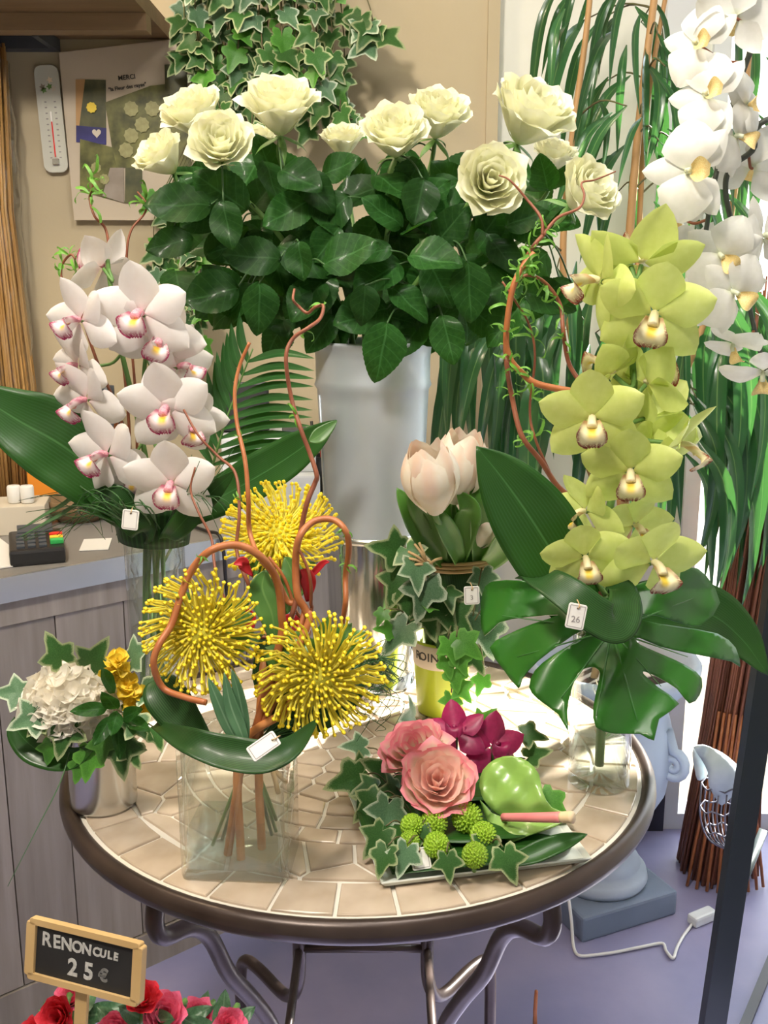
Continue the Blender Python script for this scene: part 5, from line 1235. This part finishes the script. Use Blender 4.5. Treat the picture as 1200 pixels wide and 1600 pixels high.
for i, (px, py, s, d, rl, lab) in enumerate(((712, 1145, 52, (-.15, .75, .5), .3, 'maroon orchid bloom between the pink rose and lime pot'), (770, 1168, 56, (.25, .6, .6), -.3, 'maroon orchid bloom behind the green anthurium'))):
    c = P(px, py, -.03); t = thing('maroon_orchid', lab, 'orchid', (c.x, c.y, PZt+.01), 'maroon orchids on the square plate')
    cymb(t, frame(c, V(*d), (0, 0, 1), s*mpp(-.03, py), rl), M['maroon'], M['maroon'], M['maroon'])
    obj('stem', tube([(c.x, c.y+.004, PZt+.012), c], .003, 6), M['darkstem'], t)
# chrysanthemums
def mum_g():
    gs = []
    for i in range(120):
        k = (i+.5)/120; th0 = math.acos(1-k*1.55); a = i*2.39996
        n_ = Vector((math.sin(th0)*math.cos(a), math.sin(th0)*math.sin(a), math.cos(th0)))
        t_ = Vector((math.cos(th0)*math.cos(a), math.cos(th0)*math.sin(a), -math.sin(th0)))
        b = n_*.78; g = blade([b-t_*.05, b+n_*.12, b+n_*.18-t_*.02, b+n_*.14-t_*.12], lambda t: .09*(1-.5*t), t_, .3, 2, 2)
        gs.append(g)
    gs.append(lathe([(.001, -.75), (.5, -.6), (.78, 0), (.6, .5), (.001, .76)], 14))
    return join(gs)
MUM = mesh('florets', mum_g())
for px, py, s, lab in ((678, 1286, 48, 'lime chrysanthemum just under the full pink rose'), (682, 1320, 46, 'lime chrysanthemum above the plate price tag'), (730, 1278, 54, 'largest lime chrysanthemum beside the anthurium notch'), (755, 1304, 46, 'lime chrysanthemum under the anthurium spathe'), (742, 1336, 46, 'lime chrysanthemum lowest towards the plate front'), (644, 1290, 42, 'lime chrysanthemum behind the pale ivy leaf'), (640, 1314, 36, 'small lime chrysanthemum nearest the plate side')):
    y = PZ(px, py, PZt+.03).y; c = P(px, py, y); sc = s/2*mpp(y, py)*.95
    t = thing('chrysanthemum', lab, 'chrysanthemum', (c.x, c.y, PZt+.008), 'lime chrysanthemums on the square plate')
    o = obj('florets', MUM, M['mum'], t, frame(c, V(R.uniform(-.3, .3), .8, .6), (0, 0, 1), sc, R.uniform(0, 6))); o['kind'] = 'stuff'
    obj('stem', tube([(c.x, c.y+.004, PZt+.010), c], .0022, 6), M['stem'], t)
AN = [(790, 1277), (776, 1270), (757, 1252), (749, 1228), (755, 1203), (775, 1186), (800, 1181), (825, 1190), (842, 1210), (848, 1238), (862, 1262), (893, 1276), (860, 1294), (825, 1306), (797, 1317), (775, 1309), (764, 1287), (745, 1262), (743, 1240), (752, 1258), (772, 1276)]
def adep(px, py): return -.115-.055*(py-1180)/130-.02*((px-800)/80)
an = thing('anthurium', 'glossy green anthurium with a pink spadix beside the pink rose', 'anthurium', (P(800, 1290, -.15).x, -.15, PZt+.01))
obj('spathe', outline(rounded(AN[:17]+[(750, 1250), (768, 1270)], 2), lambda x, y: adep(x, y)+.0025*math.sin(x*.12)*math.sin(y*.1)-.010*math.exp(-((y-1277)/16)**2)*-1, 4), M['anth'], an, solid=.0012)
s0_, s1_ = P(786, 1277, adep(786, 1277)-.004), P(878, 1277, adep(878, 1277)-.022)
obj('spadix', tube(spline([s0_, s0_.lerp(s1_, .5)+Vector((0, -.004, .002)), s1_], 6), .0042, 10, .0055), M['spadix'], an)
obj('spadix_tip', tube(spline([s1_-(s1_-s0_)*.01, s1_+(s1_-s0_)*.08, s1_+(s1_-s0_)*.17], 4), .0056, 10, .0062), M['spadixtip'], an)
obj('stem', tube(spline([P(790, 1279, adep(790, 1279)+.002), P(785, 1290, -.14), (P(800, 1290, -.15).x, -.15, PZt+.012)], 4), .0028, 6), M['stem'], an)
iv = thing('ivy_sprigs', 'variegated ivy tucked round the pink rose plate', 'ivy', (*pcn, PZt+.01))
for px, py, s, d, k in ((645, 1122, 56, (-.2, .3, .7), 'ivy_pale'), (560, 1166, 40, (-.7, .3, .4), 'ivy_pale'), (548, 1218, 58, (-.8, -.1, .4), 'ivy'), (598, 1204, 56, (-.5, .5, .4), 'ivy'), (604, 1272, 58, (-.2, -.7, .6), 'ivy_pale'), (578, 1255, 50, (-.6, -.4, .4), 'ivy'), (632, 1338, 46, (-.3, -.8, .5), 'ivy_pale'), (793, 1346, 50, (.3, -.8, .5), 'ivy'), (828, 1148, 38, (.9, .0, .3), 'ivy'), (755, 1126, 36, (.4, .8, .3), 'ivy_fresh'), (862, 1258, 50, (.6, -.4, .4), 'ivy_fresh'), (760, 1322, 46, (.4, -.7, .5), 'ivy'), (655, 1304, 40, (-.3, -.8, .5), 'ivy'), (590, 1310, 50, (-.5, -.6, .4), 'ivy'), (615, 1235, 50, (-.4, .3, .6), 'ivy'), (580, 1230, 48, (-.6, .2, .5), 'ivy'), (600, 1340, 44, (-.3, -.7, .5), 'ivy'), (835, 1180, 40, (.6, .4, .3), 'ivy'), (700, 1350, 40, (.1, -.8, .5), 'ivy'), (560, 1200, 40, (-.6, .3, .4), 'ivy')):
    y = PZ(px, py, PZt+.025).y; y = max(-.25, min(.0, y)); p = P(px, py, y); D = V(*d); s_ = s*mpp(y, py); p = p-D*s_*.45
    ivy_leaf(iv, p, D, CAM-p+rv(.4)+Vector((0, 0, .5)), s_, k)
    q = Vector((lerp(p.x, pcn.x, .35), lerp(p.y, pcn.y, .35), PZt+.012)); obj('vine', tube(spline([q, q.lerp(p, .6)+Vector((0, 0, .01)), p], 4), .0009, 5), M['vine'], iv)
price_tag(P(657, 1342, PZ(657, 1342, PZt+.018).y), V(.05, .75, .65), (-.12, .3, 1), 30*mpp(-.2, 1342), 34*mpp(-.2, 1342), 'small price tag lying on the square plate', '')
# ------------------------------------------------------------------ stone urn with the tall ficus
UC = Vector((.485, .85, 0))
urn = thing('stone_urn', 'pale blue stone urn with scrolls on a square plinth', 'urn', UC)
MU = Matrix.Translation(UC)
obj('plinth', boxg(.235, .235, .055, .006), M['plinth'], urn, MU @ Matrix.Rotation(math.radians(24), 4, 'Z'), smooth=False)
obj('foot', lathe([(.001, .055), (.098, .055), (.104, .066), (.100, .082), (.086, .088), (.088, .098), (.078, .115), (.058, .135), (.048, .17), (.052, .185), (.001, .185)], 40), M['urn'], urn, MU)
obj('bowl', lathe([(.001, .18), (.06, .185), (.10, .215), (.128, .27), (.138, .34), (.132, .41), (.122, .445), (.128, .47), (.155, .50), (.178, .525), (.182, .545), (.174, .556), (.160, .55), (.135, .515), (.115, .48), (.001, .48)], 48), M['urn'], urn, MU)
obj('soil', lathe([(.001, .520), (.08, .517), (.128, .508)], 24), M['soil'], urn, MU)
for a in (-.55, PI-.55):
    d = Vector((math.cos(a), math.sin(a), 0))
    sp_ = [UC+d*.128+Vector((0, 0, .42))]
    for k in range(26):
        t = k/25*PI*3.4; rr = .032*(1-k/30); sp_.append(UC+d*(.142+rr*math.sin(t)*.9)+Vector((0, 0, .345+rr*math.cos(t))))
    obj('scroll', tube(sp_, .011, 8, .007), M['urn'], urn)
fic = thing('tall_ficus', 'tall long leaved ficus growing from the stone urn', 'plant', UC+Vector((0, 0, .515)))
def soil(a, r=.05): return UC+Vector((r*math.cos(a), r*math.sin(a), .51))
canes = []
for i, (pp, r_, mm) in enumerate((([(968, 700), (978, 480), (985, 350), (1000, 180), (1022, 0), (1035, -120)], .010, 'cane'), ([(985, 700), (995, 480), (1000, 330), (1012, 160), (1050, -60)], .007, 'cane'), ([(940, 720), (900, 560), (880, 420), (890, 250), (915, 60), (930, -90)], .008, 'cane'), ([(1010, 720), (1080, 560), (1130, 400), (1160, 200), (1180, -40)], .008, 'cane'), ([(930, 760), (850, 640), (800, 540), (790, 440)], .006, 'cane'))):
    c = spline([soil(i*1.3)]+[P(a, b, .85+.03*math.sin(i*2)) for a, b in pp], 6); canes.append(c)
    obj('cane', tube(c, r_, 8, r_*.6), M[mm], fic)
allc = [p for c in canes for p in c]
CL = [(14, (880, 990), (-60, 60), (-70, -20), (130, 260)), (15, (930, 1010), (60, 340), (-110, 10), (110, 190)), (20, (1000, 1060), (60, 360), (30, 80), (70, 170)), (10, (985, 1030), (-20, 260), (-15, 25), (150, 230)),
      (36, (745, 905), (380, 560), (-80, 10), (180, 330)), (34, (900, 1060), (430, 640), (-50, 30), (190, 300)), (38, (1060, 1190), (420, 640), (-20, 60), (200, 330)), (18, (1110, 1200), (-40, 300), (-20, 40), (120, 220)), (12, (690, 780), (440, 540), (-45, -15), (140, 190)), (10, (1060, 1180), (640, 720), (-20, 40), (160, 260))]
nl = 0
for n, xr, yr, dx, dy in CL:
    for i in range(n):
        bx_, by_ = R.uniform(*xr), R.uniform(*yr); ddx, ddy = R.uniform(*dx), R.uniform(*dy); y = R.uniform(.72, 1.0)
        a = P(bx_, by_, y); e = P(bx_+ddx, by_+ddy, y+R.uniform(-.08, .06)); L = (e-a).length
        side = Vector((.07*L*(1 if ddx > 0 else -1), R.uniform(-.06, .0), .10*L))
        nr = Vector((R.uniform(-.7, .7), -1, R.uniform(0, .5)))
        lf = obj('leaf', blade([a, a.lerp(e, .35)+side, a.lerp(e, .7)+side*.8, e], wfun(L*R.uniform(.036, .052), .12, .4, 1.0), nr, .3, 4, 4), M['ficus'], fic)
        if i % 3 == 0:
            q = min(allc, key=lambda v: (v-a).length)
            obj('twig', tube(spline([q, q.lerp(a, .5)+Vector((0, 0, .02)), a], 4), .0022, 5, .0012), M['vine'], fic)
# ------------------------------------------------------------------ willow rod bundle by the window
wb = Vector((.775, .955, 0))
wbt = thing('willow_rod_bundle', 'tall bundle of red brown willow rods before the window', 'rod bundle', wb)
gs = []
for i in range(170):
    a = R.uniform(0, 2*PI); q = math.sqrt(R.random()); ln = .03
    rr = [.088*q, .064*q, .058*q, .062*q, .075*q]
    hz = [.004+.0*R.random(), .35, .62, .92, 1.18+R.uniform(-.15, .15)]
    gs.append(tube([wb+Vector((r_*math.cos(a+.25*k)+ln*k*.35, r_*math.sin(a+.25*k), z)) for k, (r_, z) in enumerate(zip(rr, hz))], .0036, 4, .0024))
o = obj('rods', join(gs), M['willowrod'], wbt); o['kind'] = 'stuff'
for i in range(9):
    a = -2.4+i*.2; obj('loose_rod', tube([wb+Vector((.115*math.cos(a), .085*math.sin(a)-.01, .004)), wb+Vector((.062*math.cos(a), .062*math.sin(a)-.004, .26)), wb+Vector((.058*math.cos(a)+.008, .058*math.sin(a), .40))], .0034, 5), M['twig'], wbt)
obj('binding', lathe([(.066, .585), (.068, .588), (.068, .60), (.066, .603)], 28), M['wire'], wbt, Matrix.Translation(wb+Vector((.018, 0, 0))))
# ------------------------------------------------------------------ dark display stand post and shell ornament
p1, p2 = P(1206, 980, .40), P(1119, 1560, .36); dr = (p1-p2).normalized()
pb = p2+dr*((.012-p2.z)/dr.z); pt = p2+dr*((2.0-p2.z)/dr.z)
ps = thing('display_post', 'dark metal display post standing beside the willow rods', 'post', (pb.x, pb.y, 0))
hw = 18*mpp(.38, 1200)
x_ = dr.cross(Vector((0, 1, 0))).normalized()*hw; y_ = x_.cross(dr).normalized()*hw*.7
vs = []
for c in (pb, pt): vs += [c+x_+y_, c-x_+y_, c-x_-y_, c+x_-y_]
obj('tube', (vs, [(0, 1, 2, 3), (7, 6, 5, 4)]+[(i, i+4, (i+1) % 4+4, (i+1) % 4) for i in range(4)], None), M['pole'], ps, smooth=False)
obj('base_plate', boxg(.20, .16, .012, .003), M['pole'], ps, Matrix.Translation((pb.x, pb.y, 0)), smooth=False)
obj('brace', tube([P(1150, 1405, .40), P(1192, 1300, .52)], .010, 4), M['pole'], ps)
SHO = [(1084, 1169), (1099, 1164), (1119, 1172), (1138, 1184), (1157, 1204), (1155, 1226), (1142, 1244), (1127, 1257), (1118, 1245), (1108, 1226), (1107, 1206), (1098, 1188)]
SY = .62
sho = thing('stone_shell', 'pale grey stone shell lying in a wire basket by the post', 'shell', P(1125, 1230, SY))
obj('shell', outline(rounded(SHO, 2), lambda x, y: SY-.035*max(0, 1-((x-1128)/34)**2-((y-1208)/46)**2), 4), M['shell'], sho, solid=.005)
obj('lip', outline(rounded([(1084, 1169), (1098, 1188), (1107, 1206), (1099, 1217), (1090, 1218), (1086, 1202), (1083, 1186)], 2), lambda x, y: SY+.004+.0006*(1100-x), 3), M['shell'], sho, solid=.004)
wbk = thing('wire_basket', 'twisted grey wire basket hanging under the stone shell', 'basket', P(1138, 1330, SY))
tip = P(1140, 1330, SY)
for i in range(10):
    u = i/9; t_ = P(lerp(1096, 1156, u), lerp(1222, 1226, u)+20*math.sin(PI*u), SY+(.03 if i % 2 else -.02))
    m_ = P(lerp(1094, 1152, u), lerp(1275, 1280, u), SY+(.035 if i % 2 else -.03))
    obj('wire', tube(spline([t_, m_, P(lerp(1108, 1150, u), 1312, SY), tip], 5), .0016, 5), M['wire'], wbk)
for k, (y0, w0, cx) in enumerate(((1226, 30, 1126), (1262, 30, 1124), (1296, 24, 1126))):
    c = P(cx, y0, SY); rr = w0*mpp(SY, y0)
    obj('ring', tube([c+Vector((rr*math.cos(2*PI*j/20), rr*.7*math.sin(2*PI*j/20), .004*math.sin(j*2))) for j in range(21)], .0017, 5), M['wire'], wbk)
cpost = p2+dr*((P(1126, 1226, SY).z+.02-p2.z)/dr.z)
obj('hook', tube(spline([P(1150, 1226, SY), P(1165, 1215, .52), cpost+Vector((0, .012, 0))], 5), .003, 6), M['wire'], wbk)
# ------------------------------------------------------------------ floor cable, fallen twig, threshold
fz = .005
cb = [P(888, 1400, .72), P(893, 1440, .70)]+[PZ(a, b, fz) for a, b in ((896, 1478), (905, 1493), (930, 1492), (960, 1488), (1000, 1480), (1034, 1474), (1040, 1484), (1044, 1490), (1052, 1497), (1058, 1480), (1068, 1462), (1082, 1443))]
cbt = thing('white_cable', 'white electric cable with inline switch on the floor', 'cable', PZ(960, 1488, 0))
obj('lead', tube(spline(cb, 5), .0032, 6), M['cable'], cbt)
obj('lead', tube(spline([PZ(1112, 1430, fz), PZ(1122, 1420, fz), PZ(1132, 1395, fz), PZ(1150, 1380, fz)], 5), .0032, 6), M['cable'], cbt)
sA, sB = PZ(1080, 1444, fz), PZ(1113, 1430, fz)
obj('switch', boxg(.026, (sB-sA).length, .022, .005), M['plastic_white'], cbt, along((sA+sB)/2-Vector((0, 0, .004)), sB-sA, (0, 0, 1)), smooth=False)
o = obj('red_twig', tube([PZ(836, 1606, .003), P(836, 1580, .46), P(838, 1548, .455)], .004, 6, .003), M['twig']); tag(o, 'short red twig sticking up from the floor under the table', 'twig')
q0, q1 = PZ(1150, 1640, 0), PZ(1215, 1480, 0)
g = tube([q0+Vector((0, 0, .004)), q1+Vector((0, 0, .004))], .012, 4)
struct('trim_3', g, M['darkbase'], 'dark metal strip set in the floor by the window')

# ------------------------------------------------------------------ white moth orchid
oc = Vector((.80, .22, 0))
st = thing('plant_stand', 'slim dark plant stand under the moth orchid pot', 'plant stand', oc)
obj('top', lathe([(.001, .80), (.10, .80), (.10, .815), (.001, .815)], 28), M['pole'], st, Matrix.Translation(oc))
for i in range(3):
    a = i*2.1; obj('leg', tube([oc+Vector((.08*math.cos(a), .08*math.sin(a), .80)), oc+Vector((.13*math.cos(a), .13*math.sin(a), .0))], .008, 8), M['pole'], st)
po = thing('orchid_pot', 'white glazed pot of the moth orchid', 'pot', oc+Vector((0, 0, .8155)))
obj('pot', lathe([(.001, 0), (.055, 0), (.072, .11), (.075, .12), (.070, .12), (.054, .01), (.001, .01)], 32), M['plastic_white'], po, Matrix.Translation(oc+Vector((0, 0, .8155))))
ph = thing('moth_orchid', 'white moth orchid with arching dark stems before the window', 'orchid', oc+Vector((0, 0, .83)))
yo = .17
s1_ = spline([oc+Vector((0, 0, .83)), oc+Vector((.0, -.02, 1.25)), oc+Vector((-.06, -.04, 1.68)), P(1225, -60, yo), P(1180, 60, yo), P(1150, 145, yo), P(1126, 240, yo), P(1108, 330, yo), P(1095, 420, yo)], 7)
s2_ = spline([oc+Vector((.01, .01, .83)), oc+Vector((-.02, .0, 1.2)), oc+Vector((-.10, -.02, 1.45)), P(1215, 185, yo+.02), P(1175, 236, yo+.02), P(1142, 262, yo+.02), P(1134, 300, yo+.02), P(1150, 380, yo+.02), P(1165, 450, yo+.02), P(1185, 540, yo+.02), P(1205, 600, yo+.02)], 7)
for s_ in (s1_, s2_): obj('stem', tube(s_, .0042, 7, .0028), M['phalstem'], ph)
for i in range(4):
    a = i*1.7; d = Vector((math.cos(a), math.sin(a), .5)); obj('leaf', blade([oc+Vector((0, 0, .83)), oc+Vector((.08*d.x, .08*d.y, .95)), oc+Vector((.17*d.x, .17*d.y, .93))], wfun(.032, .4, .5), (0, 0, 1), .2, 4, 5), M['aspid'], ph)
PHF = [(1150, 28, 66, (.2, .2, -.7), .3, .15), (1092, 70, 66, (-.5, .15, .6), 1.3, .16), (1108, 150, 70, (-.5, .2, .65), 1.5, .14), (1165, 165, 58, (.55, .1, .5), -1.2, .16), (1080, 268, 78, (-.42, .02, .88), 1.52, .10), (1150, 215, 60, (.5, .0, .7), 1.1, .15), (1176, 262, 68, (.25, .25, -.6), .3, .2),
       (1192, 372, 66, (.45, .1, .6), .2, .18), (1128, 398, 64, (-.15, -.25, .85), 1.0, .13), (1146, 458, 66, (.25, -.1, .9), .9, .12), (1080, 400, 60, (-.3, .1, -.6), .5, .19), (1090, 470, 56, (-.2, -.3, .4), 1.2, .2), (1148, 538, 54, (-.25, -.75, .35), .5, .15), (1192, 582, 66, (-.1, -.8, .4), .1, .12), (1060, 340, 50, (-.5, -.1, .4), .9, .2)]
for px, py, s, d, rl, y in PHF:
    c = P(px, py, y); phal(ph, frame(c, V(*d), (0, 0, 1), s*mpp(y, py)*1.16, rl))
    q = min(s1_+s2_, key=lambda v: (v-c).length); b = c-V(*d)*.004
    obj('flower_stalk', tube(spline([q, q.lerp(b, .5)+Vector((0, 0, -.006)), b], 4), .0018, 6), M['twig_dark'], ph)

# ------------------------------------------------------------------ hanging ivy
IY = 1.0
ip = P(430, -150, IY)
hp = thing('hanging_pot', 'dark hanging pot above the ivy', 'pot', ip)
obj('pot', lathe([(.001, 0), (.07, 0), (.095, .10), (.10, .105), (.092, .11), (.001, .09)], 28), M['soil'], hp, Matrix.Translation(ip))
for i in range(3):
    a = i*2.1+.3; obj('cord', tube([ip+Vector((.095*math.cos(a), .095*math.sin(a), .10)), Vector((ip.x, ip.y, 2.598))], .0015, 5), M['wire'], hp)
hi = thing('hanging_ivy', 'variegated ivy hanging down the back wall above the roses', 'ivy', ip+Vector((0, 0, .1)))
top = ip+Vector((0, 0, .105))
spots = []
for i in range(24):
    x = lerp(288, 530, (i+.5)/24)+R.uniform(-8, 8); e = R.uniform(120, 200) if 300 < x < 540 else R.uniform(60, 150)
    pts = [top+Vector((R.uniform(-.06, .06), R.uniform(-.06, .03), 0)), P(x*.8+430*.2, -140, IY+R.uniform(-.1, .02)), P(x, -20, IY+R.uniform(-.08, .05)), P(x+R.uniform(-12, 12), e*.5, IY+R.uniform(-.08, .05)), P(x+R.uniform(-15, 15), e, IY+R.uniform(-.06, .06))]
    c = spline(pts, 6); obj('vine', tube(c, .0013, 5), M['vine'], hi)
    for k in range(8): spots.append((c[int(lerp(11, len(c)-1, k/7))], R.uniform(26, 40)))
c = spline([top, P(520, -120, IY), P(570, -10, IY), P(582, 30, IY), P(586, 60, IY)], 6); obj('vine', tube(c, .0013, 5), M['vine'], hi)
for k in (14, 17, 20, 22, 24, 21): spots.append((c[k]+rv(.012), 44))
c = spline([top, P(500, -60, IY), P(500, 80, IY), P(512, 150, IY), P(545, 185, IY-.02), P(556, 180, IY)], 6); obj('vine', tube(c, .0013, 5), M['vine'], hi)
for k in (16, 18, 20, 23, 26, 30): spots.append((c[k]+rv(.01), 34))
for i in range(9):
    x = lerp(228, 318, i/8); pts = [P(x*.5+200, 60, IY+.03), P(lerp(x, 330, .7), 200, IY+.02), P(lerp(x, 330, .15), 330, IY+.03), P(x+R.uniform(-15, 15), 430, IY+.02), P(x+R.uniform(-20, 20), R.uniform(490, 570), IY+.01)]
    c = spline([top+Vector((-.05, .0, 0))]+pts, 6); obj('vine', tube(c, .0011, 5), M['vine'], hi)
    for k in range(8): spots.append((c[int(lerp(17, len(c)-1, k/7))]+rv(.014), R.uniform(24, 36)))
for p, s in spots:
    d = Vector((R.uniform(-.8, .8), R.uniform(-.6, 0), -R.uniform(.3, 1))); s_ = s*mpp(IY, 150)
    ivy_leaf(hi, p, d, Vector((R.uniform(-.6, .6), -1, R.uniform(-.1, .8))), s_, R.choice(('ivy', 'ivy', 'ivy_pale', 'ivy_fresh', 'ivy')))

# ------------------------------------------------------------------ chalkboard sign and ranunculus in the corner
SYy = -.33
tl, tr, br_, bl = P(56, 1428, SYy+.02), P(221, 1483, SYy-.02), P(216, 1570, SYy-.03), P(52, 1514, SYy+.01)
cx = (tl+tr+br_+bl)/4; rx = ((tr-tl)+(br_-bl))/2; uz = ((tl-bl)+(tr-br_))/2; sw, sh_ = rx.length, uz.length
nz_ = rx.cross(uz).normalized(); Msg = frame(cx, nz_, uz)
sg = thing('chalkboard_sign', 'small pine framed chalkboard sign lettered in white chalk', 'sign', cx-Vector((0, 0, .1)))
obj('slate', prism(rrect(sw*.95, sh_*.92, .002), 0, .003), M['slate'], sg, Msg, smooth=False)
for a, b, x, y in ((sw, .0055, 0, sh_/2), (sw, .0055, 0, -sh_/2), (.0055, sh_, sw/2, 0), (.0055, sh_, -sw/2, 0)):
    obj('frame_rail', xf(prism(rrect(a+.004, b, .002), -.001, .006, .0008), Matrix.Translation((x, y, 0))), M['pine'], sg, Msg, smooth=False)
obj('stake', xf(boxg(.0125, .004, .40, .001), Matrix.Translation((-.004, -.0, 0))), M['pine'], sg, Msg @ Matrix.Translation((0, -sh_*.45, -.003)) @ Matrix.Rotation(PI/2, 4, 'X'), smooth=False)
xx = -sw*.36
for ch, s_, w_ in zip('RENONCULE', (1.15, 1.1, 1.05, .95, .9, .72, .66, .62, .62), (.098, .095, .10, .09, .09, .062, .062, .056, .05)):
    obj('lettering', text_mesh(ch, sh_*.30*s_, .0003, .0004), M['chalk'], sg, Msg @ Matrix.Translation((xx, sh_*.20, .0032)) @ Matrix.Rotation(R.uniform(-.08, .08), 4, 'Z')); xx += sw*w_
for ch, x, s_, mm in (('2', -.10, .42, 'chalk'), ('5', .05, .42, 'chalk'), ('€', .19, .30, 'chalkfaint')):
    obj('lettering', text_mesh(ch, sh_*s_, .0003, .0006), M[mm], sg, Msg @ Matrix.Translation((sw*x, -sh_*.19, .0032)))
rbk = Vector((-.30, -.36, 0))
fb = thing('floor_bucket', 'zinc floor bucket holding the pink ranunculus', 'bucket', rbk)
obj('body', lathe([(.001, 0), (.08, 0), (.115, .34), (.12, .345), (.112, .345), (.078, .01), (.001, .01)], 36), M['galv'], fb, Matrix.Translation(rbk))
for i, (px, py, s, mm, d, lab) in enumerate(((92, 1590, 74, 'ranun_red', (-.2, .6, .7), 'red ranunculus below the sign corner by the counter'), (112, 1558, 60, 'ranun', (-.1, .8, .4), 'pink ranunculus under the sign beside its stake'), (222, 1562, 66, 'ranun_red', (.1, .8, .4), 'red ranunculus peeping out past the sign edge'), (258, 1588, 80, 'ranun', (.0, .8, .6), 'largest pink ranunculus beside the sign'), (308, 1590, 66, 'ranun', (.1, .8, .5), 'pink ranunculus second furthest from the sign'), (358, 1602, 60, 'ranun', (.3, .7, .5), 'pink ranunculus furthest from the sign'), (180, 1610, 64, 'ranun', (.0, .7, .7), 'pink ranunculus directly behind the stake'), (52, 1618, 60, 'ranun_red', (-.4, .7, .5), 'red ranunculus at the frame corner'))):
    y = -.30+.03*math.sin(i*2); c = P(px, py, y); D = V(*d); sc = s/2*mpp(y, py)*1.05; bp = c-D*sc*.5
    t = thing('ranunculus', lab, 'ranunculus', rbk+Vector((0, 0, .02)), 'pink and red ranunculus in the corner')
    Mb = frame(bp, D, (0, .3, 1), sc, i)
    for me_, lay, a in ROSE:
        if 1 <= lay < 5: obj('petal', me_, M[mm], t, Mb @ Matrix.Rotation(a, 4, 'Z'))
    obj('stem', tube(spline([rbk+Vector((.03*math.cos(i), .03*math.sin(i), .02)), rbk+Vector((.07*math.cos(i), .06*math.sin(i), .34)), bp-D*.02, bp+D*.003], 5), .003, 6), M['stem'], t)
    for k in range(3): obj('leaf', R.choice(PLEAF), M['lance'], t, along(bp-D*.03, V(R.uniform(-1, 1), .3, R.uniform(-.5, .6)), (0, -1, 1), .04))
def slv(u, v):
    a = 2*PI*u; rr = lerp(.085, .135, v)*(1+.05*math.sin(a*7+v*4)); return rbk+Vector((rr*math.cos(a)+.02*v, rr*math.sin(a)*.8+.035*v, .30+v*(.245+.012*math.sin(a*5))))
o = obj('cellophane_sleeve', grid(slv, 48, 10), M['cello']); tag(o, 'clear cellophane sleeve round the pink ranunculus', 'wrapping')
